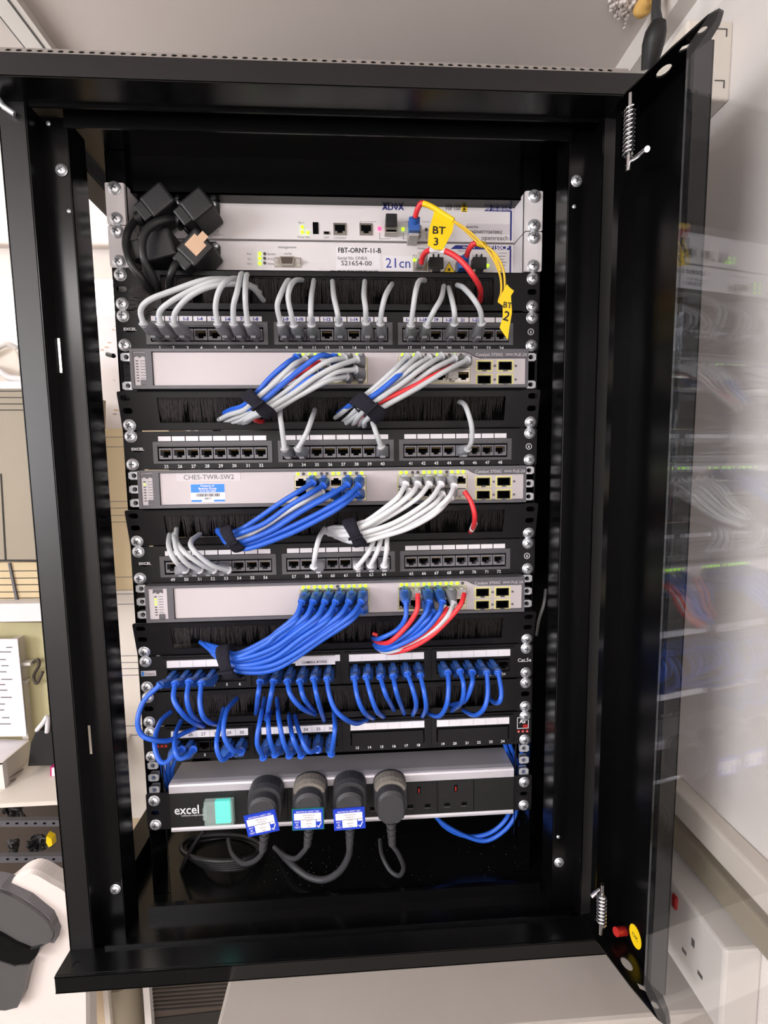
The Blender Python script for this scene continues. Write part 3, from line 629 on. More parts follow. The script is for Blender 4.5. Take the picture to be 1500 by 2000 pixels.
p = o(562, 513); b = MB('shield').prism([(p.x-.0085, p.z+.0048), (p.x+.0085, p.z+.0048), (p.x+.007, p.z-.0048), (p.x-.007, p.z-.0048)], 'xz', OY-.006, OY).box((p.x-.0155, OY-.0015, p.z-.0055), (p.x+.0155, OY, p.z+.0055)); b.m('brown').prism([(p.x-.0072, p.z+.0036), (p.x+.0072, p.z+.0036), (p.x+.006, p.z-.0036), (p.x-.006, p.z-.0036)], 'xz', OY-.0063, OY-.006); b.m('chrome').cyl((p.x-.0128, OY-.006, p.z), (p.x-.0128, OY, p.z), .0024).cyl((p.x+.0128, OY-.006, p.z), (p.x+.0128, OY, p.z), .0024); b.build('serial_connector', t2)
socket_at(t2, 820, 517, .0165, .015); led(t2, ((809, 508),), r=.0016, Y=OY-.001)
for px in (850, 933):
    p = o(px, 519); b = MB('rubber_black').box((p.x-.0085, OY-.010, p.z-.0075), (p.x+.0085, OY, p.z+.006), .0008).cyl((p.x-.003, OY-.006, p.z+.006), (p.x-.003, OY-.006, p.z+.0105), .0012, 8).cyl((p.x+.003, OY-.006, p.z+.006), (p.x+.003, OY-.006, p.z+.0105), .0012, 8); b.m('shield').box((p.x-.008, OY-.0085, p.z-.0095), (p.x-.005, OY, p.z-.0075)).box((p.x+.005, OY-.0085, p.z-.0095), (p.x+.008, OY, p.z-.0075)); b.build('fibre_port_cap', t2)
sfp(t2, 900, 522, False)
# power inlets (black moulded flanges) on both units
def inlet(t, pts, scr):
    q = [o(*p) for p in pts]; b = MB('rubber_black').prism([(v.x, v.z) for v in q], 'xz', OY-.004, OY); b.build('power_inlet', t)
    for p in scr: v = o(*p); screw(t, v.x, v.z, OY-.0042, .48)
inlet(t1, [(333, 393), (421, 393), (430, 400), (430, 418), (424, 428), (384, 456), (366, 458), (358, 448), (350, 430), (335, 410)], ((348, 400), (419, 402), (368, 447)))
inlet(t1, [(262, 394), (332, 394), (334, 410), (336, 430), (330, 448), (300, 462), (274, 462), (264, 452)], ((298, 451),))
inlet(t2, [(340, 474), (424, 475), (431, 483), (431, 500), (420, 515), (398, 529), (360, 529), (346, 515), (338, 495)], ((353, 481), (423, 483), (372, 524)))
inlet(t2, [(264, 474), (334, 474), (338, 495), (334, 520), (322, 529), (276, 529), (264, 515)], ((270, 504),))
# ---- power strip
t = thing('power_strip', 'black and silver power strip with a glowing cyan switch', 'power strip', (.003, .02, -.003)); PX0, PX1, PZ0, PZ1, PY = -.2125, .2175, -.0025, .0605, -.004
b = MB('alu_dark').box((PX0, PY+.010, PZ0), (PX1, .0400, PZ1)); b.m('aluminium')
for z0, z1 in ((PZ1-.0125, PZ1), (PZ0, PZ0+.0065)):
    rings = []
    for x in (PX0, PX1): rings.append([(x, PY+.010, z0), (x, PY+.001, z0), (x, PY, z0+.0012), (x, PY, z1-.003), (x, PY+.001, z1-.001), (x, PY+.003, z1), (x, PY+.010, z1)])
    b.loft(rings, False)
b.build('housing', t)
b = MB('black_matte').box((PX0+.0002, PY+.0004, PZ0+.0065), (PX1-.0002, PY+.010, PZ1-.0125))
for x in (-.117, -.0695, -.0225, .0245, .072, .119, .166): b.m('hole').box((x-.0003, PY+.0002, PZ0+.007), (x+.0003, PY+.0006, PZ1-.013))
b.build('front_panel', t)
for s in (-1, 1):
    xs = sorted((.003+s*.2155, s*.2425)); MB('panel_black').plate(rrect(xs[0], PZ0+.002, xs[1], .047, .002), [rrect(s*.2325-.005, .019, s*.2325+.005, .0245, .0025)], 'xz', FY-.001, .0026).build('mounting_ear', t)
    for z in (.0381, .00635): screw(t, s*.2325, z, FY-.0012)
b = MB('ink_white'); p = at(366, 1581, PY); b.text('excel', p.x-.001, p.z, .0165, PY, bold=.012, sx=.88).text('without compromise.', p.x+.007, p.z-.0077, .0034, PY); b.build('printed_logo', t)
a = at(401, 1560, PY); c = at(460, 1604, PY)
b = MB('cyan_lamp').box((a.x+.0125, PY-.005, c.z+.0015), (a.x+.031, PY, a.z-.0005), .001); sw = b.build('rocker_switch', t)
b = MB('clear_plastic').box((a.x, PY-.008, c.z), (c.x, PY-.0003, a.z+.001), .001); b.box((a.x-.002, PY-.006, c.z+.008), (a.x+.002, PY-.0003, a.z-.008)); b.build('switch_cover', t)
SOCK = [-.0935, -.0460, .0010, .0480, .0955, .1425]
for i, x in enumerate(SOCK):
    b = MB('black_matte').box((x-.0215, PY-.0002, .0045), (x+.0215, PY+.001, .0475)); b.m('hole').box((x-.0022, PY-.0005, .033), (x+.0022, PY-.0001, .042)).box((x-.0145, PY-.0005, .0135), (x-.0075, PY-.0001, .0180)).box((x+.0075, PY-.0005, .0135), (x+.0145, PY-.0001, .0180)); b.m('panel_grey').box((x-.0145, PY-.0007, .0125), (x-.0075, PY-.0001, .0136)).box((x+.0075, PY-.0007, .0125), (x+.0145, PY-.0001, .0136))
    b.m('red_plastic').box((x-.0008, PY-.0007, .0340), (x+.0008, PY-.0004, .0400)); b.build('mains_socket', t)
# ================================================================== CABLES
NPTS = 5
def prof(n, y0=-.043, ym=-.060, y1=.006):
    # depth of each control point: out of the boot, bulging forward, back into the panel
    if n == 2: return [y0, y1]
    out = []
    for i in range(n):
        f = i/(n-1)
        out.append(y0+(ym-y0)*min(1, f/.3) if f < .3 else (ym if f < .55 else ym+(y1-ym)*((f-.55)/.45)**1.3))
    out[-1] = y1; return out
def route(pts, y0=-.043, ym=-.060, y1=.006):
    ys = prof(len(pts), y0, ym, y1); return [at(p[0], p[1], p[2] if len(p) > 2 else ys[i]) for i, p in enumerate(pts)]
def boot(parent, port, end, m, tab=1, clear=False, side=None):
    X, Yf, Z = port; B = Vector(end); b = MB('boot_clear' if clear else m)
    b.box((X-.0058, Yf-.0095, Z-.0040), (X+.0058, Yf+.008, Z+.0040), .0008)
    if not clear:
        rings = []; A = Vector((X, Yf-.006, Z)); mid = A.lerp(B, .45); mid.y = min(mid.y, (A.y+B.y)/2-.002); d = (B-mid).normalized()
        for P, wx, wz, e in ((A, .0063, .0052, .35), (A+Vector((0, -.010, 0)), .0063, .0055, .4), (mid, .0056, .0052, .6), (B-d*.002, .0044, .0044, 1), (B, .0043, .0043, 1)):
            ax = Vector((1, 0, 0)); dd = Vector((0, -1, 0)) if P.y > -.02 and P is A else (B-A).normalized()
            up = ax.cross(dd).normalized(); ax2 = dd.cross(up).normalized()
            if P is A: ax2, up = Vector((1, 0, 0)), Vector((0, 0, 1))
            elif up.z < 0: up = -up
            if ax2.x < 0: ax2 = -ax2
            rg = []
            for k in range(12):
                q = 2*math.pi*k/12; c, s_ = math.cos(q), math.sin(q); rg.append(tuple(P+ax2*(wx*math.copysign(abs(c)**e, c))+up*(wz*math.copysign(abs(s_)**e, s_))))
            rings.append(rg)
        b.loft(rings, True)
        b.box((X-.0028, Yf-.016, Z+tab*.0048), (X+.0028, Yf+.002, Z+tab*.0078), .0006)
    else: b.box((X-.0022, Yf-.010, Z+tab*.0040), (X+.0022, Yf+.002, Z+tab*.0066), .0004)
    return b.build('plug_boot' if not clear else 'clear_plug', parent)
def cable(kind, label, pts, port=None, group=None, r=.0028, tab=-1, clear=False, world=None, ym=-.060, y0=-.043, y1=.006, n=6, extra=None):
    P = world if world else route(pts, y0, ym, y1)
    t = thing('patch_cable', label, 'network cable', tuple(P[0]), group)
    MB('cable_'+kind).tube(spline(P, 7), r, 10).build('cable_sleeve', t)
    if port:
        boot(t, port, P[0], {'grey': 'boot_grey', 'pale': 'boot_pale', 'blue': 'boot_blue', 'red': 'boot_red'}[kind], tab, clear)
        if not clear:
            d = (P[1]-P[0]).normalized(); MB({'grey': 'boot_pale', 'pale': 'paper', 'blue': 'cable_blue', 'red': 'cable_red'}[kind]).tube([P[0]-d*.0012, P[0], P[0]+d*.0004], [.0045, .0046, .0040], 12).build('boot_collar', t)
    return t
def eport(u, n):
    k = (n-1) % 24; return ((-.195, -.053, .0885)[k//8]+(k % 8)*.01545, .001, ztop(u)-.0262)
def sport(u, n): i, k = divmod(n-1, 6); return (G6[i]+k*P6, -.001, ztop(u)-.0265)
ORD = ['first', 'second', 'third', 'fourth', 'fifth', 'sixth']
# ---- grey loops, panel 1-24
U4C = {1: [(280, 632), (275, 606), (292, 586), (340, 567), (396, 548), (438, 545), (470, 549), (500, 562)], 2: [(313, 632), (312, 609), (334, 589), (374, 567), (418, 550), (452, 549), (485, 556), (508, 572)],
 3: [(340, 632), (343, 609), (368, 581), (407, 561), (452, 555), (491, 561), (515, 587)], 6: [(425, 632), (421, 600), (427, 570), (441, 550), (460, 544), (472, 552)],
 7: [(456, 632), (456, 598), (463, 570), (470, 539), (473, 534)], 8: [(484, 632), (480, 600), (479, 570), (481, 540), (484, 537)],
 9: [(548.6, 632.6), (541.6, 600), (547, 578), (561, 550), (567, 549)], 10: [(573.9, 634.7), (568.7, 613.9), (562.8, 582.7), (567, 560), (577, 548), (590, 547)], 11: [(608.5, 633), (606.8, 610), (608.5, 575.7), (613, 548)],
 13: [(662, 631), (658.8, 610), (651.9, 579), (649.4, 549.7)], 15: [(715, 629.5), (714, 603), (710.8, 575.7), (712.5, 549.7)], 16: [(743, 631), (745.5, 607), (752.4, 579), (761, 562), (766, 555)],
 17: [(802.7, 634.7), (806.8, 603.5), (812, 568.8), (819, 549), (830, 548)], 18: [(833.9, 634.7), (847.7, 607), (861.6, 582.7), (866.8, 559)], 20: [(887.6, 631), (887.6, 610), (882, 582.7), (876, 562)], 22: [(941, 631), (937.9, 607), (924, 582.7), (905, 562), (893, 557)]}
for n, p in U4C.items():
    cable('grey', f'grey patch cable rising from port {n} of the top patch panel into the brushes', p, eport(4, n), 'grey cables of the top patch panel', ym=-.055)
U7C = {33: [(555.9, 876), (550, 832.5), (547, 808), (548.5, 793)], 34: [(582, 876.5), (598, 847), (609, 818), (615, 800)], 40: [(744.5, 872), (735.5, 848), (728, 826), (719, 806)]}
for n, p in U7C.items(): cable('grey', f'grey patch cable between port {n} and the brush panel above it', p, eport(7, n), 'grey cables of the second patch panel', ym=-.05)
cable('grey', 'grey patch cable arching from port 45 up to the brush panel, boot turned left', [(914, 876), (921, 862), (921, 832), (912, 800), (905, 788), (896, 785)], eport(7, 45), 'grey cables of the second patch panel', ym=-.05, y0=-.03)
U10C = {50: [(362, 1113.6), (342, 1095), (330, 1068), (331, 1043)], 51: [(390.5, 1113.6), (366, 1101), (347, 1078), (341, 1053), (340, 1042)], 52: [(418, 1113.6), (390.5, 1100.7), (360, 1078), (344, 1056), (345, 1032)],
 53: [(446.5, 1113.6), (412, 1103), (377, 1073), (374, 1056), (390.5, 1043)]}
for n, p in U10C.items(): cable('grey', f'grey patch cable sweeping right to port {n} from the brush panel above', p, eport(10, n), 'grey cables of the third patch panel', ym=-.045, y0=-.030)
cable('pale', 'pale grey patch cable dropping straight to port 59 beside the strapped pale bundle', [(613, 1106), (615.6, 1083), (623, 1052), (634, 1032)], eport(10, 59), 'pale cables of the third patch panel', ym=-.045, y0=-.03)
for n, p in {62: [(698, 1107), (719, 1080), (731, 1053), (738, 1035)], 63: [(723.5, 1104), (737, 1077), (745, 1048), (748, 1032)], 64: [(750.5, 1104), (755, 1074), (756, 1045), (757, 1030)]}.items():
    cable('pale', f'pale grey patch cable rising from port {n} behind the strapped pale bundle', p, eport(10, n), 'pale cables of the third patch panel', ym=-.042, y0=-.03)
# ---- strapped bundles of the switches:  (colour, block, column, row, points before the strap, points after the strap)
def bundle(u, spec, strap, where, group, tail_y=.008, ys=(-.040, -.058, -.052)):
    sx, sy = strap
    for i, (kind, blk, col, row, pts, tail) in enumerate(spec):
        yy = []; n = len(pts); off = spec_off = -.0045*((i*2) % 3-1)
        P = [at(p[0], p[1], ys[0]-.004 if k == 0 else ys[1]+(ys[2]-ys[1])*k/(n-1)+off*(k/(n-1))) for k, p in enumerate(pts)]
        m = len(tail)
        P += [at(p[0], p[1], ys[2]+(tail_y-ys[2])*((k+1)/m)**1.2+off*(1-(k+1)/m)) for k, p in enumerate(tail)]
        lab = f"{dict(grey='grey', pale='pale', blue='blue', red='red')[kind]} cable in {'upper' if row == 0 else 'lower'} socket {ORD[col]} from left, {'left' if blk == 0 else 'right'} block, {where} switch"
        cable(kind, lab, None, sw_port(u, blk, col, row), group, world=P, tab=1 if row == 0 else -1, clear=(kind == 'red'))
B5L = [('blue', 0, 0, 0, [(578, 699), (560, 710), (528, 738), (502, 767)], [(476, 792), (452, 800), (436, 808)]),
 ('grey', 0, 1, 0, [(596, 702), (573, 713), (541, 744), (503, 777)], [(478, 800), (448, 810), (428, 820)]),
 ('grey', 0, 1, 1, [(590, 716), (570, 727), (541, 754), (509, 783)], [(484, 806), (460, 816), (440, 823)]),
 ('red', 0, 2, 0, [(625, 708), (600, 718), (575, 735), (511, 783)], [(497, 815), (504, 822), (514, 824)]),
 ('blue', 0, 3, 0, [(650, 698), (625, 695), (590, 719), (550, 752), (513, 783)], [(482, 800), (452, 803), (440, 806)]),
 ('grey', 0, 4, 0, [(673, 700), (640, 706), (600, 731), (560, 763), (519, 792)], [(488, 811), (468, 821), (449, 825)]),
 ('blue', 0, 2, 1, [(633, 728), (605, 740), (560, 772), (515, 795)], [(480, 804), (460, 808), (445, 811)]),
 ('grey', 0, 5, 0, [(697, 702), (656, 716), (618, 736), (570, 770), (524, 797)], [(490, 815), (476, 822), (462, 826)]),
 ('grey', 0, 4, 1, [(676, 735), (640, 744), (590, 770), (530, 802)], [(496, 814), (480, 824), (470, 826)]),
 ('grey', 0, 5, 1, [(694, 722), (658, 727), (622, 747), (580, 775), (533, 803)], [(500, 810), (488, 820), (478, 827)])]
bundle(5, B5L, (505, 790), 'top', 'strapped cable bundle at the left of the top switch')
B5R = [('grey', 1, 0, 0, [(795, 697), (770, 722), (745, 745), (716, 770)], [(688, 790), (668, 806), (655, 816)]),
 ('blue', 1, 0, 1, [(800, 714), (776, 735), (750, 757), (722, 777)], [(690, 788), (672, 800), (660, 808)]),
 ('grey', 1, 1, 0, [(817, 695), (790, 718), (755, 748), (722, 775)], [(696, 800), (682, 814), (670, 824)]),
 ('grey', 1, 2, 0, [(838, 699), (806, 718), (768, 750), (726, 781)], [(700, 806), (685, 820), (673, 829)]),
 ('grey', 1, 3, 0, [(862, 696), (826, 718), (784, 750), (731, 786)], [(702, 812), (694, 824), (688, 829)]),
 ('red', 1, 4, 1, [(884, 716), (850, 733), (812, 753), (735, 789)], [(706, 812), (698, 822), (690, 828)]),
 ('grey', 1, 4, 0, [(888, 700), (848, 720), (800, 752), (737, 792)], [(708, 816), (704, 826), (700, 831)]),
 ('grey', 1, 5, 0, [(913, 703), (870, 725), (812, 760), (742, 799)], [(714, 822), (712, 830), (710, 833)])]
bundle(5, B5R, (718, 795), 'top', 'strapped cable bundle at the right of the top switch')
B8L = [('blue', 0, 1, 0, [(611, 943), (580, 962), (545, 984), (505, 1012), (470, 1034)], [(440, 1042), (430, 1038), (424, 1034)]),
 ('blue', 0, 2, 0, [(631, 949), (602, 966), (560, 992), (517, 1022), (474, 1040)], [(445, 1050), (432, 1045), (424, 1038)]),
 ('grey', 0, 1, 1, [(629, 962), (595, 979), (555, 1003), (517, 1028), (480, 1046)], [(446, 1050), (436, 1042), (430, 1034)]),
 ('blue', 0, 3, 1, [(652, 961), (620, 978), (575, 1004), (520, 1038), (472, 1053)], [(445, 1055), (435, 1045), (428, 1036)]),
 ('blue', 0, 4, 0, [(678, 947), (640, 970), (590, 998), (530, 1036), (474, 1058)], [(446, 1060), (436, 1052), (430, 1042)]),
 ('blue', 0, 5, 0, [(700, 949), (672, 974), (625, 1001), (550, 1037), (478, 1064)], [(452, 1048), (445, 1038), (441, 1032)]),
 ('blue', 0, 4, 1, [(682, 965), (650, 986), (600, 1016), (545, 1043), (482, 1066)], [(450, 1062), (440, 1056), (432, 1050)]),
 ('blue', 0, 5, 1, [(697, 963), (665, 990), (618, 1017), (560, 1045), (486, 1071)], [(455, 1066), (444, 1062), (436, 1056)])]
bundle(8, B8L, (457, 1050), 'middle', 'strapped cable bundle at the left of the middle switch')
B8R = [('pale', 1, 0, 0, [(792, 946), (778, 970), (752, 992), (719, 1016), (703, 1022)], [(675, 1030), (655, 1030), (640, 1033)]),
 ('pale', 1, 1, 0, [(816, 946), (800, 968), (757, 1000), (706, 1029)], [(676, 1036), (655, 1036), (638, 1037)]),
 ('pale', 1, 1, 1, [(800, 960), (785, 980), (752, 1006), (706, 1032)], [(676, 1038), (655, 1040), (640, 1040)]),
 ('pale', 1, 2, 0, [(838, 946), (815, 973), (765, 1006), (708, 1036)], [(678, 1042), (656, 1044), (636, 1043)]),
 ('pale', 1, 3, 0, [(861, 946), (836, 979), (772, 1020), (709, 1041)], [(680, 1046), (660, 1046), (644, 1044)]),
 ('pale', 1, 3, 1, [(864, 966), (843, 988), (774, 1029), (712, 1048)], [(684, 1050), (666, 1050), (650, 1047)]),
 ('pale', 1, 4, 0, [(887, 950), (876, 972), (846, 998), (800, 1025), (750, 1044), (714, 1053)], [(688, 1054), (672, 1054), (660, 1050)]),
 ('pale', 1, 4, 1, [(880, 972), (850, 1003), (800, 1031), (750, 1047), (716, 1056)], [(690, 1058), (676, 1056), (664, 1052)])]
bundle(8, B8R, (693, 1040), 'middle', 'strapped pale bundle at the right of the middle switch')
t = cable('red', 'short red patch cable with white band hanging from the right end of the middle switch', [(907, 960), (920, 980), (927, 1006), (925, 1028), (918, 1040)], sw_port(8, 1, 5, 1), clear=True, ym=-.05)
MB('paper').tube([at(927, 1022, -.032), at(922, 1034, -.018)], .0033, 12).build('white_band', t)
B11 = []
for c in range(6):
    x = (589, 611, 634, 655, 681, 705)[c]; f = c/5
    B11.append(('blue', 0, c, 0, [(x, 1176), (x-12-8*f, 1204-2*f), (x-45-25*f, 1232+6*f), (520+20*f, 1250+46*f), (463+2*f, 1277+26*f)], [(436, 1268+15*f), (415+4*f, 1262+6*f), (396+22*f, 1256+5*f)]))
    B11.append(('blue', 0, c, 1, [(x-2, 1192), (x-14-8*f, 1214), (x-50-25*f, 1240+9*f), (518+22*f, 1258+48*f), (464+2*f, 1283+28*f)], [(436, 1274+18*f), (412+4*f, 1268+8*f), (392+20*f, 1254+9*f)]))
bundle(11, B11, (445, 1290), 'lowest', 'strapped blue bundle at the left of the lowest switch')
B11R = [('blue', 1, 0, 0, [(793, 1176), (792, 1206), (776, 1230), (745, 1246)], [(735, 1248), (728, 1246)]), ('red', 1, 1, 0, [(816, 1160), (814, 1192), (795, 1222), (764, 1252)], [(744, 1256), (730, 1250)]),
 ('blue', 1, 2, 0, [(838, 1176), (830, 1200), (803, 1231), (763, 1257)], [(742, 1262), (728, 1254)]), ('blue', 1, 2, 1, [(846, 1196), (833, 1212), (806, 1238), (770, 1258)], [(745, 1260), (730, 1250)]),
 ('blue', 1, 3, 0, [(864, 1176), (856, 1200), (822, 1237), (768, 1265)], [(742, 1268), (728, 1256)]), ('red', 1, 3, 1, [(874, 1188), (862, 1204), (835, 1232), (780, 1262)], [(750, 1266), (732, 1255)]),
 ('grey', 1, 4, 0, [(886, 1178), (874, 1203), (839, 1237), (793, 1263), (760, 1273)], [(744, 1270), (732, 1260)]), ('red', 1, 5, 0, [(907, 1160), (899, 1182), (872, 1214), (838, 1245), (795, 1268)], [(755, 1274), (735, 1262)])]
bundle(11, B11R, (728, 1252), 'lowest', 'loose cable fan at the right of the lowest switch', ys=(-.040, -.058, -.040), tail_y=.010)
p = at(728, 1237, -.006); MB('cable_red').tube([p, p+Vector((.006, -.002, -.002))], .0022, 8).build('cable_end', None)
bpy.data.objects['cable_end']['label'] = 'tiny red cable tip poking out of the brushes below the lowest switch'; bpy.data.objects['cable_end']['category'] = 'cable'
# ---- straps
def strap(px, py, Y, ax, ra, rb, wd, label):
    c = at(px, py, Y); A = Vector((ax[0], ax[2] if len(ax) > 2 else 0, -ax[1])).normalized(); B = Vector((0, -1, 0)); B = (B-A*B.dot(A)).normalized(); Cc = A.cross(B); b = MB('velcro')
    rings = []; n = 28; th = .0016
    for k in range(n):
        q = 2*math.pi*k/n; d = Cc*math.cos(q)*ra+B*math.sin(q)*rb; dn = d.normalized(); w_ = .8*wd*(1+.10*math.sin(3*q)); sk = A*(.003*math.cos(q))
        rings.append([tuple(c+d-A*w_+sk), tuple(c+d+A*w_+sk), tuple(c+d+dn*th+A*w_*.96+sk), tuple(c+d+dn*(th+.0006)+A*w_*.5+sk), tuple(c+d+dn*(th+.0006)-A*w_*.5+sk), tuple(c+d+dn*th-A*w_*.96+sk)])
    rings.append(rings[0]); b.loft(rings, True, False); d = Cc*ra*.2+B*rb
    b.box((-.0045, -.001, -wd*.9), (.0045, .0012, wd*.9), T=Matrix.Translation(c+B*(rb+.0018)+Cc*ra*.25) @ A.to_track_quat('Z', 'Y').to_matrix().to_4x4())
    o_ = b.build('hook_and_loop_strap', None); o_['label'] = label; o_['category'] = 'cable strap'; o_['group'] = 'black cable straps'; return o_
strap(505, 790, -.052, (1, -.72), .0160, .0125, .0085, 'black fabric strap around the grey and blue bundle under the top switch')
strap(719, 797, -.052, (1, -.9), .0165, .0125, .0105, 'black fabric strap around the all grey bundle under the top switch')
strap(457, 1052, -.052, (1, -.35), .0135, .0120, .0075, 'black fabric strap around the blue bundle under the middle switch')
strap(693, 1040, -.052, (1, -.25), .0145, .0125, .0085, 'black fabric strap around the pale bundle under the middle switch')
strap(447, 1292, -.052, (1, -.12), .0170, .0135, .0085, 'black fabric strap around the blue bundle under the lowest switch')
# ---- blue loops of the two lowest panels
def sixc(u, dct, word, group, y0=-.040, ym=-.055):
    for n, p in dct.items(): cable('blue', f'blue cable in port {n}, {word}', p, sport(u, n), group, y0=y0, ym=ym, r=.0027, tab=1)
sixc(13, {1: [(312, 1338), (281, 1369), (269, 1407), (276, 1434), (299, 1445), (330, 1446), (359, 1432), (388, 1420)], 2: [(342, 1335), (339, 1364), (353, 1389.5), (375, 1410), (401, 1420)], 3: [(369, 1332), (365, 1364), (374, 1395), (395, 1415)],
 4: [(393, 1334), (390.5, 1369), (396, 1398), (411, 1412), (428, 1415)], 7: [(508, 1332), (504, 1358), (500, 1395)], 8: [(534, 1331), (528, 1364), (519.5, 1407)], 9: [(561, 1331), (568, 1358), (591, 1384), (617, 1396)], 10: [(585.6, 1331), (594, 1364), (616, 1393)],
 11: [(612.7, 1326), (620, 1364), (634, 1410)], 12: [(638.5, 1326), (642, 1352), (653, 1383), (674, 1404), (697, 1413), (720, 1404)], 13: [(692, 1324), (698.7, 1363.6), (713, 1393), (731, 1404)], 14: [(715, 1322), (725, 1360.6), (737, 1390), (750, 1401)],
 15: [(742.7, 1322), (754, 1357.7), (770, 1388)], 16: [(768, 1321), (775, 1354.7), (790, 1395)], 17: [(796, 1316.5), (807, 1349), (813, 1378), (806, 1397)], 18: [(821, 1319.5), (829, 1354.7), (832, 1384), (825, 1400)],
 19: [(874.7, 1313.6), (876, 1343), (871.8, 1378), (857, 1399), (836, 1393)], 20: [(899, 1312), (905.5, 1340), (901, 1372), (881, 1389)], 21: [(922.5, 1313.6), (921.6, 1337), (907, 1369), (880.6, 1377)], 22: [(951, 1313.6), (952.5, 1354.7), (945, 1384), (926, 1397), (903, 1386)],
 23: [(973, 1313.6), (979, 1349), (976, 1370), (965, 1372), (956, 1363)]}, 'panel just under the lowest switch', 'blue cables of the fourth patch panel')
sixc(15, {1: [(356, 1464), (341, 1474), (324, 1489), (310, 1483), (302, 1450), (313, 1410), (337, 1387)], 2: [(378, 1464), (366, 1477), (350, 1481), (342, 1464), (343, 1432), (356, 1404)], 5: [(450, 1472), (434, 1484), (423, 1458), (428, 1421), (437, 1384)],
 6: [(471, 1468), (453, 1464), (437, 1435), (442, 1390), (462, 1364)], 7: [(514, 1479), (502, 1450), (508, 1407), (517, 1364)], 8: [(537, 1473), (527, 1444), (524, 1408), (528, 1388)], 9: [(565, 1475), (554, 1450), (545, 1407), (541, 1364)],
 10: [(588, 1475), (572, 1441), (564, 1395)], 11: [(620, 1464), (602, 1467), (586, 1435), (575, 1395)], 12: [(647, 1472), (654, 1424), (651, 1380)]}, 'lowest panel with the 26 to 36 labels', 'blue cables of the lowest patch panel', y0=-.034, ym=-.050)
# ---- blue slack cables beside and below the power strip
for i, (p, lb) in enumerate((([(316, 1478, .02), (318, 1505, .02), (328, 1545, .03), (334, 1590, .05)], 'outermost blue slack cable behind the power strip\'s left end'), ([(330, 1480, .024), (328, 1506, .024), (336, 1545, .035), (342, 1590, .05)], 'middle blue slack cable behind the power strip\'s left end'),
    ([(345, 1478, .028), (336, 1506, .028), (340, 1548, .04), (350, 1590, .055)], 'innermost blue slack cable behind the power strip\'s left end'), ([(984, 1448, .03), (994, 1475, .035), (1007, 1500, .04), (1012, 1560, .05)], 'blue slack cable behind the right end of the power strip, leftmost'),
    ([(994, 1448, .03), (1004, 1475, .035), (1013, 1500, .04), (1016, 1560, .05)], 'blue slack cable behind the right end of the power strip, second'), ([(1020, 1450, .02), (1018, 1480, .03), (1012, 1520, .05), (1010, 1560, .05)], 'blue slack cable behind the right rack rail above the power strip'),
    ([(850, 1590, .03), (866, 1612, .03), (893, 1628, .03), (926, 1634, .03), (962, 1624, .03), (990, 1597, .03), (1002, 1560, .05)], 'upper blue cable loop sagging under the right of the power strip'),
    ([(845, 1585, .026), (862, 1606, .026), (905, 1631, .026), (948, 1642, .026), (985, 1622, .026), (1006, 1592, .028), (1010, 1555, .05)], 'lower blue cable loop sagging under the right of the power strip'))):
    cable('blue', lb, None, world=[at(*q) for q in p], group='blue slack cables')
cable('pale', 'stray pale cable hanging in the dark right of the rack rail', None, world=[at(1066, 1152, .06), at(1062, 1180, .04), at(1053, 1210, .05), at(1048, 1240, .08)], r=.002)
# ---- red and yellow leads of the optical units
t = cable('red', 'short red lead with blue boot from the ADVA unit to a yellow BT 3 tag', None, world=[at(811, 424, -.004), at(815, 410, -.010), at(822, 398, -.014), at(833, 399, -.016)], r=.0030)
p = at(809, 437, .004); q = at(811, 425, -.003); MB('boot_blue').box((p.x-.0062, .000, p.z-.009), (p.x+.0062, .014, p.z+.006), .001).tube([p, q], [.0055, .0040], 10).build('plug_boot', t)
b = MB('boot_clear').box((p.x-.006, .006, p.z-.012), (p.x+.006, OY, p.z-.002), .001).build('clear_plug', t)
t = thing('fibre_lead', 'yellow fibre pair running from the BT 3 tag down to the folded yellow tag', 'fibre cable', tuple(at(833, 399, -.016)))
A = [at(826, 397, -.016), at(845, 405, -.018), at(886, 431, -.022)]; MB('tag_yellow').tube(spline(A, 5), [.0030]*11, 8).build('tape_wrap', t)
MB('cable_yellow').tube(spline([at(884, 430, -.022), at(910, 447, -.024), at(934, 468, -.026), at(960, 500, -.03), at(976, 535, -.035), at(979, 568, -.038), at(974, 588, -.038)], 7), .0012, 8).build('cable_sleeve', t)
MB('cable_yellow').tube(spline([at(884, 431, -.022), at(908, 450, -.022), at(935, 475, -.024), at(962, 490, -.03), at(981, 520, -.036), at(986, 556, -.038), at(982, 590, -.038)], 7), .0012, 8).build('cable_sleeve', t)
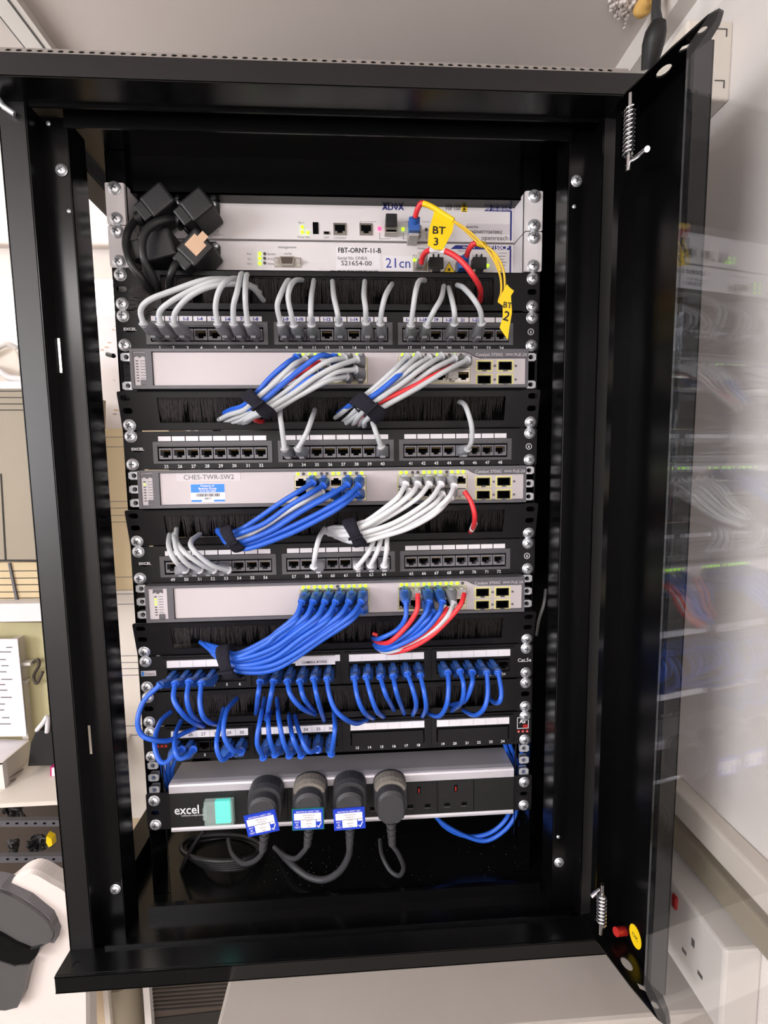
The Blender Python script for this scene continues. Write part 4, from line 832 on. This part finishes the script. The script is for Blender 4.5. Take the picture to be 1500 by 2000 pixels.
def flag(pts, nm, parent, texts, rows=1):
    q = [Vector(at(*p)) for p in pts]; m_ = len(q)//2; nrm = (q[1]-q[0]).cross(q[m_]-q[0]).normalized(); nrm = nrm if nrm.y < 0 else -nrm
    q = [Vector(CP)+ray(p[0], p[1])*((q[0]-Vector(CP)).dot(nrm)/ray(p[0], p[1]).dot(nrm)) for p in pts]
    b = MB('tag_yellow'); n = len(q); b.add([v for v in q]+[v-nrm*.0004 for v in q], [tuple(range(n)), tuple(range(n, 2*n))]+[(k, (k+1) % n, n+(k+1) % n, n+k) for k in range(n)])
    b.m('ink')
    for s_, px, py, size, ang in texts:
        r_ = ray(px, py); tt = (q[0]-Vector(CP)).dot(nrm)/r_.dot(nrm); P_ = Vector(CP)+r_*tt+nrm*.0004; xa = (Vector((math.cos(ang), 0, math.sin(ang)))); xa = (xa-nrm*xa.dot(nrm)).normalized(); za = nrm.cross(xa); za = za if za.z > 0 or abs(ang) > 1 else -za
        b.text(s_, 0, 0, size, 0, bold=.015, T=Matrix(((xa.x, nrm.x, za.x, P_.x), (xa.y, nrm.y, za.y, P_.y), (xa.z, nrm.z, za.z, P_.z), (0, 0, 0, 1))))
    return b.build(nm, parent)
flag([(849, 410, -.018), (887, 433, -.022), (884, 452, -.026), (865, 488, -.028), (848, 487, -.028), (835, 478, -.026), (838, 448, -.022)], 'name_tag', t, [('BT', 857, 450, .0125, -.1), ('3', 851, 472, .0125, -.1)])
flag([(990, 555, -.042), (996, 562, -.042), (1004, 568, -.042), (998, 578, -.042), (1000, 610, -.042), (995, 640, -.042), (992, 664, -.042), (984, 652, -.042), (976, 640, -.042), (982, 618, -.042), (982, 597, -.042), (972, 590, -.040), (974, 584, -.040)], 'folded_tag', t, [('BT', 991, 596, .0085, -.15), ('2', 989, 617, .014, -.3)])
t = cable('red', 'thick red cable arching from the 21cn unit down across the top brush panel', None, world=[at(823, 514, .008), at(826, 500, .000), at(836, 490, -.010), at(855, 487, -.020), at(882, 496, -.030), at(905, 514, -.036), at(925, 540, -.036), at(938, 565, -.022), at(938, 588, .004)], r=.0030)
MB('paper').tube([at(842, 488.5, -.014), at(855, 487, -.020), at(870, 491, -.0255)], .0035, 12).build('white_band', t)
p = at(820, 517, OY); MB('boot_clear').box((p.x-.006, .005, p.z-.004), (p.x+.006, OY, p.z+.004), .001).build('clear_plug', t)
t = cable('red', 'short red lead with blue boot leaning right out of the lower pale unit', None, world=[at(911, 501, 0), at(916, 487, -.008), at(926, 476, -.014), at(944, 477, -.018)], r=.0030)
p = at(905, 512, .008); q = at(911, 500, -.001); MB('boot_blue').box((p.x-.006, .004, p.z-.008), (p.x+.006, .018, p.z+.006), .001).tube([p, q], [.0055, .004], 10).build('plug_boot', t)
t = thing('fibre_lead', 'short yellow tail joining the leaning red lead to the yellow fibre pair', 'fibre cable', tuple(at(938, 476, -.018)))
MB('cable_yellow').tube(spline([at(938, 476, -.018), at(952, 482, -.024), at(966, 500, -.031), at(978, 530, -.037)], 6), .0013, 8).build('cable_sleeve', t)
MB('tag_yellow').tube([at(934, 475, -.017), at(946, 479, -.022)], .0032, 8).build('tape_wrap', t)
# ---- black appliance cords of the optical units
def power_cord(label, body, ang, relief, path, r=.0040, sticker=None, bsz=(.030, .025)):
    p = at(body[0], body[1], -.004); t = thing('power_lead', label, 'power cord', tuple(p), 'black power cords of the pale units')
    T_ = Matrix.Translation(p) @ Matrix.Rotation(-ang, 4, 'Y')
    b = MB('rubber_black').box((-bsz[0]/2, -.010, -bsz[1]/2), (bsz[0]/2, .030, bsz[1]/2), .003, T=T_).box((-bsz[0]/2-.010, -.010, -.010), (-bsz[0]/2+.002, .012, .010), .002, T=T_); b.build('plug_body', t)
    a = T_ @ Vector((-bsz[0]/2-.009, 0, 0)); c = at(relief[0], relief[1], -.004); b = MB('rubber_black')
    for k in range(5): q = a.lerp(c, (k+.2)/5); q2 = a.lerp(c, (k+.75)/5); b.cyl(q, q2, .0088-.0006*k, 14)
    b.cyl(a, c, .0058, 12); b.build('strain_relief', t)
    MB('cable_black').tube(spline([a.lerp(c, .8), c]+[at(*q) for q in path], 7), r, 12).build('cable_sleeve', t)
    if sticker: MB('tan_tape').box((-.006, -.0108, -.0085), (.010, -.0102, .0085), T=T_).box((.010, -.0108, -.004), (.018, -.0102, .0045), T=T_).build('tape_strip', t)
power_cord('black power cord plugged highest and furthest left in the ADVA unit', (313, 398), math.radians(38), (266, 428), [(250, 452, -.014), (246, 482, -.018), (256, 515, -.022), (278, 545, -.016), (300, 576, .006)])
power_cord('black power cord plugged in the right inlet of the ADVA unit', (389, 407), math.radians(38), (346, 430), [(322, 430, -.016), (294, 442, -.022), (279, 468, -.026), (281, 506, -.026), (303, 548, -.012), (312, 572, .006)])
power_cord('black power cord in the left inlet of the 21cn unit', (312, 484), math.radians(15), (286, 500), [(284, 520, -.006), (292, 545, .0), (304, 575, .008)], bsz=(.036, .030))
power_cord('black power cord with a cream tape strip beside the 21cn unit inlet', (386, 490), math.radians(45), (354, 508), [(341, 520, -.014), (333, 540, -.012), (330, 566, .006)], sticker=True, bsz=(.032, .028))
# tuft of bristles pushed out at the left of the top brush panel
b = MB('bristle'); rnd = random.Random(5); c0 = at(308, 590, .004)
for i in range(260):
    a = rnd.uniform(-.9, 1.0); l = rnd.uniform(.014, .030); e = c0+Vector((-math.cos(a)*l, rnd.uniform(-.012, -.004), math.sin(a)*l)); s_ = c0+Vector((rnd.uniform(-.004, .004), 0, rnd.uniform(-.008, .008)))
    b.tube([s_, e], [.0005, .0002], 3, False, False)
o_ = b.build('bristle_tuft', None, kind='stuff'); o_['label'] = 'fanned tuft of black bristles pushed out at the left of the top brush panel'; o_['category'] = 'brush bristles'
# ---- mains plugs in the power strip
def mains_plug(label, sx, bx, by, st, relief, path, dusty=0, rot=0, pathr=.0040, group='mains plugs in the power strip'):
    p = at(bx, by, -.034); x0, z0 = p.x, p.z; t = thing('mains_plug', label, 'mains plug', (x0, -.004, z0-.025), group)
    prof2 = []
    for k in range(13): a = math.pi*k/12; prof2.append((.0205*math.cos(a), .010+.0165*math.sin(a)))
    prof2 += [(-.0215, -.006), (-.0195, -.016), (-.011, -.0235), (.011, -.0235), (.0195, -.016), (.0215, -.006)]
    R_ = Matrix.Rotation(rot, 2); pr = [R_ @ Vector(q) for q in prof2]; rings = []
    for y, k in ((-.0045, .93), (-.006, 1), (-.020, 1), (-.026, .93)): rings.append([(x0+q.x*k, y, z0+q.y*k) for q in pr])
    b = MB('rubber').loft(rings, False); q2 = [(x0+q.x*.78, z0+q.y*.82-.002) for q in pr]
    b.loft([[(x, -.025, z) for x, z in q2], [(x, -.036, z) for x, z in q2], [(x0+(x-x0)*.88, -.039, z0+(z-z0)*.88-.001) for x, z in q2]], False); b.build('plug_body', t)
    if dusty:
        a0, a1 = (1, 11)
        rr_ = [[(x0+pr[k].x*f, y, z0+pr[k].y*f+.0003) for f, y in ((1.004, -.010), (1.006, -.0205), (.935, -.0264), (.80, -.0266))] for k in range(a0, a1+1)]
        b = MB('dusty')
        for i in range(len(rr_)-1):
            for j in range(3): b.add([rr_[i][j], rr_[i+1][j], rr_[i+1][j+1], rr_[i][j+1]], [(0, 1, 2, 3)])
        b.build('dust_layer', t, label='brown grey dust on the shoulder of the plug')
    if st:
        cx, cz, ang = st; T_ = Matrix.Translation((x0+cx, -.0400, z0+cz)) @ Matrix.Rotation(-ang, 4, 'Y'); W, H = .0175, .0125
        b = MB('pat_green' if dusty == 1 else 'pat_blue').box((-W-.0010, 0, -H-.0010), (W+.0010, .0008, H+.0010), T=T_); b.m('pat_blue').box((-W, -.0004, -H), (W, .0002, H), T=T_)
        b.m('paper').box((-W+.0015, -.0006, -.0005), (W-.0020, -.0003, H-.0045), T=T_).box((-W+.0090, -.0006, -H+.0022), (W-.0085, -.0003, 0), T=T_).box((W-.0075, -.0006, -.003), (W-.0020, -.0003, 0), T=T_)
        b.text('ELECTRICAL SAFETY TEST', 0, 0, .0026, 0, bold=.01, T=T_ @ Matrix.Translation((0, -.0006, H-.0026)), sx=.9)
        for i_, s_ in enumerate(('PAT', 'ID', 'TEST')): b.text(s_, 0, 0, .003, 0, bold=.01, T=T_ @ Matrix.Translation((-W+.0048, -.0006, -.003-i_*.0032)))
        for A_, B_ in (((W-.007, -H+.0045), (W-.0052, -H+.0022)), ((W-.0052, -H+.0022), (W-.0018, -H+.0085))): b.tube([T_ @ Vector((A_[0], -.0007, A_[1])), T_ @ Vector((B_[0], -.0007, B_[1]))], .0006, 4, False)
        b.m('ink_grey')
        for i_, (s_, yy) in enumerate((('APPLIANCE ID', .0055), ('TESTED BY', .0025), ('DATE', -.0015), ('RETEST', -.0052), ('PASS', -.0085))): b.text(s_, 0, 0, .0022, 0, T=T_ @ Matrix.Translation((.001, -.0008, yy)))
        b.build('test_sticker', t)
    a = Vector((x0, -.022, z0-.0225)); c = at(relief[0], relief[1], -.024); b = MB('rubber')
    for k in range(5): b.cyl(a.lerp(c, (k+.15)/5), a.lerp(c, (k+.7)/5), .0068-.0005*k, 12)
    b.cyl(a+Vector((0, 0, .003)), c, .0045, 12); b.build('strain_relief', t)
    MB('rubber').tube(spline([a.lerp(c, .8), c]+[at(*q) for q in path], 7), pathr, 12).build('cable_sleeve', t)
mains_plug('leftmost dark mains plug with a tilted blue test sticker', 0, 514, 1585, (-.001, -.010, math.radians(10)), (513, 1661), [(508, 1672, -.02), (494, 1683, -.01), (474, 1686, .005), (454, 1668, .03), (446, 1640, .06)], pathr=.0030)
mains_plug('dusty mains plug with a green edged blue sticker, second from left', 1, 603, 1577, (-.0005, -.010, math.radians(0)), (600, 1652), [(592, 1664, -.02), (576, 1677, -.005), (554, 1670, .01), (536, 1655, .03)], dusty=1, pathr=.0030)
mains_plug('dark mains plug with a blue test sticker, third from left', 2, 683, 1575, (-.0005, -.011, math.radians(2)), (683, 1651), [(680, 1674, -.022), (662, 1703, -.015), (633, 1718, -.005), (602, 1712, .005), (572, 1690, .02), (548, 1665, .05)])
mains_plug('rightmost mains plug without sticker, dust on its top', 3, 764, 1572, None, (766, 1650), [(778, 1668, -.022), (788, 1694, -.015), (780, 1710, -.005), (762, 1700, .005), (746, 1670, .02), (742, 1640, .04)], dusty=2, pathr=.0028)
# ---- coil of black cable under the power strip
t = thing('coiled_cable', 'coil of glossy black cable lying under the left of the power strip', 'coiled cable', tuple(at(415, 1690, .06)))
b = MB('cable_black')
for k in range(5):
    cx, cy, rx, ry = 432+k*3, 1656+k*6, 78-5*k, 26-k*2
    b.tube([at(cx+rx*math.cos(2*math.pi*q/32), cy+ry*math.sin(2*math.pi*q/32), .055+.035*math.sin(2*math.pi*q/32)*-1) for q in range(33)], .0032, 8, True, False)
b.build('cable_sleeve', t)
t = cable('black', 'thin black lead hanging from the left end of the power strip', None, world=[at(398, 1622, .02), at(378, 1650, .02), at(360, 1685, .03), at(345, 1720, .05)], r=.0022)
# ================================================================== SURROUNDINGS
# table under the cabinet
t = thing('table', 'white table top carrying the black cabinet', 'table', (.2, .2, ZF))
MB('table_white').box((-.123, -.157, -.135), (XR-.001, YB-.003, -.1005), .004).build('tabletop', t)
for x in (-.09, .35):
    for y in (-.1, .5): MB('trim_white').box((x-.02, y-.02, ZF), (x+.02, y+.02, -.135)).build('leg', t)
# white reader with dark curved screen, lower left
def solid(pts, Y, depth, m, r=0, b=None):
    q = [at(px, py, Y) for px, py in pts]; b = b or MB(); b.m(m)
    c = sum(q, Vector())/len(q); front = [tuple(c+(v-c)*(1-r)) for v in q]
    b.loft([front, [tuple(v+Vector((0, .006, 0))) for v in q] if r else [tuple(v+Vector((0, .001, 0))) for v in q], [tuple(v+Vector((0, depth, 0))) for v in q]], False); return b
t = thing('desk_scanner', 'white rounded desk device with a dark curved grey screen at lower left', 'scanner', tuple(at(60, 1990, .05)))
def curve2(pts, n=6): return [(v.x, v.y) for v in spline([Vector((a, b_, 0)) for a, b_ in pts], n)]
solid(curve2([(-60, 1770), (0, 1738), (34, 1712), (62, 1705), (96, 1722), (140, 1756), (165, 1850), (170, 1935)], 5)+[(172, 2100), (-80, 2100)], .02, .022, 'device_white', .03).build('body', t)
scr = curve2([(-60, 1732), (0, 1742), (50, 1768), (90, 1800), (103, 1826), (98, 1842)], 5)
solid(scr+[(80, 1850), (58, 1852), (30, 1842), (0, 1824), (-60, 1790)], .006, .02, 'device_grey', .02).build('screen', t)
solid([(-60, 1800), (0, 1826), (30, 1844), (58, 1855), (80, 1850), (72, 1868), (58, 1882), (30, 1886), (0, 1876), (-60, 1850)], .002, .022, 'black_gloss', .02).build('screen_lip', t)
solid([(-60, 1852), (0, 1878), (30, 1888), (58, 1884), (50, 1915), (42, 1950), (34, 1968), (10, 1974), (-60, 1970)], .008, .015, 'device_grey', .0).build('keypad', t)
solid([(-60, 1722), (0, 1733), (54, 1758), (96, 1792), (110, 1824), (106, 1842), (98, 1842), (103, 1826), (90, 1800), (50, 1768), (0, 1742), (-60, 1732)], .010, .02, 'ink_grey', 0).build('screen_rim', t)
# things standing below the left of the cabinet
def slab(nm, label, cat, pts, Y, depth, m, extra=None):
    t = solid(pts, Y, depth, m).build(nm, None); t['label'] = label; t['category'] = cat; return t
slab('board', 'dark brown board leaning behind the white desk device', 'board', [(150, 1900), (186, 1900), (200, 2100), (160, 2100)], .16, .02, 'brown')
slab('wooden_batten', 'thin pale wooden batten below the cabinet, between board and tube', 'batten', [(180, 1880), (196, 1880), (214, 2100), (198, 2100)], .13, .02, 'wood_beige')
slab('wooden_batten', 'lighter wooden batten touching the beige tube below the cabinet', 'batten', [(196, 1880), (205, 1880), (226, 2100), (214, 2100)], .125, .02, 'beige_pale')
p = at(240, 1900, .16); q = at(256, 2100, .16); o_ = MB('beige').tube([p, q], .029, 24).build('cardboard_tube', None); o_['label'] = 'upright beige tube below the left half of the cabinet'; o_['category'] = 'tube'
slab('panel_strip', 'narrow white upright strip right of the beige tube', 'strip', [(276, 1890), (288, 1890), (304, 2100), (290, 2100)], .12, .02, 'trim_white')
t = thing('floor_box', 'dark box with fine horizontal grooves under the cabinet beside the table', 'box', tuple(at(360, 2100, .15)))
solid([(286, 1880), (452, 1880), (430, 2120), (318, 2120)], .13, .2, 'brown').build('body', t)
b = MB('groove')
for k in range(7): solid([(292+k, 1925+k*8), (446-k, 1914+k*8), (446-k, 1916.5+k*8), (292+k, 1927.5+k*8)], .1285, .002, 'groove', 0, b)
solid([(302, 1990), (440, 1974), (436, 2090), (318, 2110)], .128, .002, 'groove', 0, b); b.build('front_grooves', t)
# ---- left wall things seen past the cabinet's left edge
LY = .34
t = thing('wall_unit', 'cream wall mounted unit with dark slots, left of the cabinet', 'wall unit', tuple(at(30, 1095, LY)))
solid([(-120, 752), (90, 752), (90, 1096), (-120, 1098)], LY, .2, 'beige').build('body', t)
b = MB('groove')
for y in (763, 775.5, 788, 800): solid([(-120, y), (88, y), (88, y+1.6), (-120, y+1.6)], LY-.001, .002, 'groove', 0, b)
solid([(0, 925), (2.5, 925), (12, 1094), (9, 1094)], LY-.001, .002, 'groove', 0, b); solid([(-120, 1093), (88, 1093), (88, 1096), (-120, 1096)], LY-.001, .002, 'groove', 0, b); b.build('front_slots', t)
t = thing('vent_grille', 'cream slatted grille hanging below the cream wall unit', 'grille', tuple(at(30, 1180, LY+.01)))
solid([(-120, 1098), (100, 1098), (100, 1178), (-120, 1182)], LY+.01, .18, 'beige_tan').build('body', t)
b = MB('groove')
for y in (1116, 1130, 1143, 1157, 1169): solid([(-120, y), (100, y-2), (100, y-.6), (-120, y+1.4)], LY+.009, .002, 'groove', 0, b)
solid([(15, 1100), (19, 1100), (36, 1180), (31, 1180)], LY+.006, .004, 'bezel', 0, b); b.build('front_slots', t)
t = thing('shelf_board', 'pale grey shelf edge under the cream slatted grille', 'shelf', tuple(at(30, 1215, LY)))
solid([(-120, 1181), (110, 1178), (110, 1213), (-120, 1216)], LY-.02, .24, 'adva_white').build('board', t)
t = thing('plastic_tub', 'pale rounded tub with a handle on top of the cream unit', 'tub', tuple(at(10, 740, LY+.05)))
solid(curve2([(-70, 735), (-60, 700), (-20, 680), (10, 674), (25, 680), (38, 700), (40, 740)], 4)+[(40, 752), (-70, 752)], LY+.05, .1, 'beige_pale', .04).build('body', t)
MB('trim_white').tube(spline([at(-30, 700, LY+.04), at(-5, 680, LY+.035), at(15, 672, LY+.035), at(34, 680, LY+.04)], 5), .005, 8).build('handle', t)
MB('adva_white').tube(spline([at(-40, 715, LY+.03), at(0, 726, LY+.03), at(20, 738, LY+.03), at(60, 742, LY+.03)], 5), .006, 8).build('front_rim', t)
MB('paper').box(tuple(at(14, 751, LY+.03)), tuple(at(45, 759, LY-.002)), 0).build('ventilated_bracket', t)
# notice board area below the shelf
t = thing('notice_sheet', 'large printed white sheet hanging at the far left below the shelf', 'paper sheet', tuple(at(20, 1440, .40)))
solid([(-90, 1248), (34, 1248), (52, 1438), (-90, 1440)], .40, .002, 'paper').build('sheet', t)
b = MB('ink_grey'); rnd = random.Random(2)
for k in range(13):
    y = 1262+k*12.5+rnd.uniform(-2, 2); x1 = rnd.uniform(4, 24); x0 = x1-rnd.uniform(10, 30); solid([(x0, y), (x1, y), (x1, y+1.4), (x0, y+1.4)], .3985, .001, 'ink_grey', 0, b)
b.build('printed_lines', t)
t = thing('back_board', 'olive cream cupboard side with a pale frame below the shelf', 'cupboard', tuple(at(70, 1500, .43)))
solid([(-90, 1216), (112, 1216), (122, 1560), (-90, 1560)], .43, .04, 'olive_cream').build('side', t)
solid([(25, 1246), (37, 1246), (56, 1445), (44, 1445)], .415, .015, 'beige_pale').build('edge_frame', t)
MB('brown').tube(spline([at(62, 1295, .42), at(74, 1288, .415), at(76, 1300, .415), at(66, 1320, .42), at(72, 1335, .415), at(84, 1312, .415)], 5), .003, 6).build('hook', t)
for px, py in ((54, 1294), (44, 1330)): MB('trim_white').box(tuple(at(px-5, py-5, .425)), tuple(at(px+5, py+6, .41))).build('clip', t)
t = thing('carton', 'open pale cardboard carton with cut slits on the shelf at far left', 'box', tuple(at(20, 1560, .33)))
b = solid([(-80, 1500), (4, 1490), (12, 1558), (-80, 1570)], .30, .01, 'trim_white'); q = [at(4, 1490, .30), at(58, 1446, .40), at(66, 1500, .40), at(12, 1558, .30)]; b.m('beige_pale').add([tuple(v) for v in q]+[tuple(v+Vector((-.004, .002, 0))) for v in q], [(0, 1, 2, 3), (4, 5, 6, 7), (0, 1, 5, 4), (3, 2, 6, 7)]); b.build('body', t)
q = [at(-80, 1500, .30), at(4, 1490, .30), at(58, 1446, .40), at(-60, 1440, .42)]; MB('paper').add([tuple(v) for v in q]+[tuple(v+Vector((0, 0, -.003))) for v in q], [(0, 1, 2, 3), (4, 5, 6, 7), (0, 1, 5, 4), (1, 2, 6, 5)]).build('lid', t)
b = MB('groove')
for k in range(4): p = at(20+k*2, 1518+k*9, .312); q = at(58, 1494+k*9, .382); b.tube([p, q], .0008, 4)
b.build('slits', t)
t = thing('black_pouch', 'black pouch with white strap standing on the shelf beside the carton', 'pouch', tuple(at(80, 1500, .37)))
solid([(60, 1450), (72, 1424), (92, 1428), (120, 1430), (125, 1495), (54, 1497)], .34, .04, 'black_matte', .02).build('body', t)
MB('paper').tube(spline([at(72, 1426, .34), at(84, 1412, .33), at(93, 1400, .33), at(92, 1430, .335)], 5), .004, 6).build('strap', t)
t = thing('shelf_board', 'wide pale shelf board carrying the carton and black pouch', 'shelf', tuple(at(40, 1570, .3)))
a = at(-90, 1566, .26); q = at(112, 1566, .26); MB('beige_pale').box((a.x, .26, q.z-.006), (q.x+.03, .55, q.z+.002)).build('board', t)
t = thing('magenta_box', 'tiny white and magenta packet at the right end of the shelf', 'box', tuple(at(101, 1515, .33))); solid([(98, 1498), (106, 1498), (108, 1518), (98, 1518)], .33, .02, 'magenta').build('body', t); solid([(101, 1500), (106, 1500), (108, 1516), (101, 1516)], .328, .003, 'paper').build('label', t)
for (y0, y1, lab) in ((1602, 1614, 'upper perforated grey shelf rail at far left'), (1672, 1684, 'lower perforated grey shelf rail at far left')):
    t = thing('shelf_rail', lab, 'shelf rail', tuple(at(40, y1, .34)), 'perforated shelf rails'); solid([(-90, y0+2), (125, y0), (127, y1), (-90, y1+2)], .34, .01, 'bezel').build('rail', t)
    b = MB('hole')
    for k in range(10): x = -60+k*18; solid([(x, y0+5), (x+5, y0+5), (x+5, y1-4), (x, y1-4)], .3392, .001, 'hole', 0, b)
    b.build('perforations', t)
t = thing('cupboard_back', 'dark interior of the cupboard behind the perforated rails', 'cupboard', tuple(at(40, 1750, .5))); solid([(-90, 1572), (130, 1572), (150, 1800), (-90, 1800)], .50, .03, 'brown').build('back', t)
rnd = random.Random(9)
for (x0, x1, y, lab) in ((2, 52, 1585, 'tangle of dark cables behind the upper perforated rail'), (50, 104, 1648, 'tangle of dark cables above the lower perforated rail'), (15, 36, 1655, 'small dark cable knot at far left above the lower rail')):
    t = thing('cable_tangle', lab, 'cable tangle', tuple(at((x0+x1)/2, y+10, .40)), 'dark cable tangles')
    b = MB('cable_black'); P = [at(rnd.uniform(x0, x1), y+rnd.uniform(-16, 16), rnd.uniform(.37, .42)) for _ in range(26)]; b.tube(spline(P, 5), .003, 6)
    b.build('cable_sleeve', t)
t = thing('yellow_adapter', 'small yellow adapter among the dark cables above the lower rail', 'adapter', tuple(at(95, 1655, .35))); solid([(90, 1632), (101, 1638), (103, 1652), (95, 1656), (89, 1646)], .35, .012, 'tag_yellow', .1).build('body', t)
# stacked cabinets seen through the open left side
OYL = .47
def bands(name, label, cat, y0, y1, m, lines, x0=178, x1=330):
    t = thing(name, label, cat, tuple(at(230, y1, OYL))); solid([(x0, y0), (x1, y0-4), (x1, y1-4), (x0, y1)], OYL, .1, m).build('body', t)
    b = MB('groove')
    for y in lines: solid([(x0, y), (x1, y-3), (x1, y-2), (x0, y+1)], OYL-.0008, .001, 'bezel', 0, b)
    b.build('seams', t); return t
bands('drawer_cabinet', 'tan ribbed cabinet seen through the open left side', 'cabinet', 838, 1154, 'beige_tan', (854, 873, 980, 993, 1007, 1020, 1128))
bands('drawer_cabinet', 'pale ribbed cabinet below the tan one, through the open left side', 'cabinet', 1155, 1600, 'beige_pale', (1161, 1181, 1282, 1295, 1307, 1320, 1419, 1437))
bands('desk_box', 'light wooden box at the foot of the pale ribbed cabinet', 'box', 1600, 1700, 'wood_beige', ())
t = thing('wall_papers', 'white papers pinned on the wall seen through the open left side', 'paper sheet', tuple(at(215, 830, OYL+.1))); solid([(150, 618), (330, 612), (330, 834), (150, 838)], OYL+.11, .004, 'paper').build('sheets', t)
b = MB('ink_grey')
for k in range(9): x = 195+rnd.uniform(0, 30); y = 632+rnd.uniform(0, 180); solid([(x, y), (x+rnd.uniform(3, 12), y+1), (x+6, y+3), (x, y+2.5)], OYL+.1095, .001, 'label_grey' if k % 2 else 'tan_tape', 0, b)
b.build('marks', t)
t = thing('inline_lead', 'thin dark lead with a plug crossing the papers', 'cable', tuple(at(215, 692, .3))); MB('cable_black').tube(spline([at(160, 684, .588), at(200, 690, .45), at(262, 700, .26)], 4), .0016, 6).build('cable_sleeve', t); MB('cable_black').tube([at(210, 692, .3), at(222, 695, .29)], .004, 8).build('plug_tip', t)
# ---- right wall: box, trunking, sockets
def wbox(name, label, cat, x0y, x1y, depth, m, bev=.003, group=None):
    a = atx(*x0y, XR-depth); c = atx(*x1y, XR-depth); o_ = MB(m).box((XR-depth, a.y, a.z), (XR, c.y, c.z), bev).build(name, None)
    if label: o_['label'] = label; o_['category'] = cat
    return o_
t = thing('junction_box', 'cream plastic wall box on the right wall behind the door top', 'wall box', (XR, 0, .8)); JY = atx(1427, 120, XR-.001).y; a = at(1420, 40, JY); c = at(1420, 195, JY)
MB('beige_pale').box((XR-.045, JY, c.z), (XR, JY+.05, a.z), .002).build('body', t)
b = MB('groove')
for z in (a.z-.008, c.z+.016): b.box((XR-.016, JY-.0005, z), (XR-.006, JY, z+.0008)).box((XR-.007, JY-.0005, z-.006), (XR-.006, JY, z))
b.build('lid_marks', t)
t = thing('double_socket', 'white double mains socket with red rockers behind the glass door', 'wall socket', (XR, -.1, -.1))
D = .036; q = atx(1417, 1857, XR-D); y0, z1 = q.y, q.z; y1, z0 = y0+.146, z1-.086; zm = (z0+z1)/2
MB('trim_white').box((XR-D, y0, max(z0, -.1)), (XR, y1, z1), .003).build('face_plate', t)
b = MB('hole')
for yc in (y0+.038, y0+.108): b.box((XR-D-.0004, yc-.002, zm+.004), (XR-D+.001, yc+.002, zm+.012)).box((XR-D-.0004, yc-.014, zm-.016), (XR-D+.001, yc-.008, zm-.012)).box((XR-D-.0004, yc+.008, zm-.016), (XR-D+.001, yc+.014, zm-.012))
b.build('pin_slots', t)
for yc in (y0+.066, y0+.086): MB('red_plastic').box((XR-D-.003, yc-.005, z1-.024), (XR-D, yc+.001, z1-.010), .0008).build('rocker', t)
for i_, (za, zb, dp, m, lb) in enumerate(((z1+.006, z1+.036, .012, 'beige', 'cream trunking directly above the double socket'), (z1+.055, z1+.085, .02, 'beige_pale', 'pale upper trunking on the right wall'))):
    o_ = MB(m).box((XR-dp, -1.2, za), (XR, YB, zb), .003).build('wall_trunking', None); o_['label'] = lb; o_['category'] = 'trunking'; o_['group'] = 'wall trunking runs'
# cable gland and foam at the ceiling corner
t = thing('ceiling_cable', 'dark cable with a fat grommet entering the ceiling corner', 'cable', tuple(at(1270, 125, .20)))
c0 = at(1281, 22, -.035); c1 = at(1284, 48, -.035); c2 = at(1276, 85, -.030); c3 = at(1268, 135, -.020)
MB('rubber').tube([at(1283, -20, -.030), c0, c1], [.004, .0045, .0055], 12).build('cable_sleeve', t); MB('rubber_black').tube([at(1286, 44, -.036), at(1281, 62, -.034), c2, c3], [.0075, .0105, .011, .008], 16).build('grommet', t)
b = MB('foam_orange'); P = [at(1250, 34, -.005), at(1256, 14, -.012), at(1268, -4, -.02)]; b.tube(spline(P, 4), [.004, .007, .009, .0095, .009, .0085, .008, .008, .007][:len(spline(P, 4))], 10); o_ = b.build('foam_blob', None); o_['label'] = 'orange expanding foam blob around the cable at the ceiling'; o_['category'] = 'foam'
b = MB('ceiling_paint'); rnd = random.Random(3)
for k in range(60):
    px, py = 1215+rnd.gauss(0, 13), 14+rnd.gauss(0, 12); p = atz(px, py, ZC-.001); r = rnd.uniform(.0006, .003); b.loft([[tuple(p+Vector((r*math.cos(q), r*math.sin(q), 0))) for q in (0, 1.2, 2.3, 3.5, 5)], [tuple(p+Vector((r*.6*math.cos(q), r*.6*math.sin(q), -r))) for q in (0, 1.2, 2.3, 3.5, 5)]], False)
o_ = b.build('paint_flakes', None, kind='stuff'); o_['label'] = 'flaking white paint crumbs on the ceiling beside the foam'; o_['category'] = 'paint flakes'
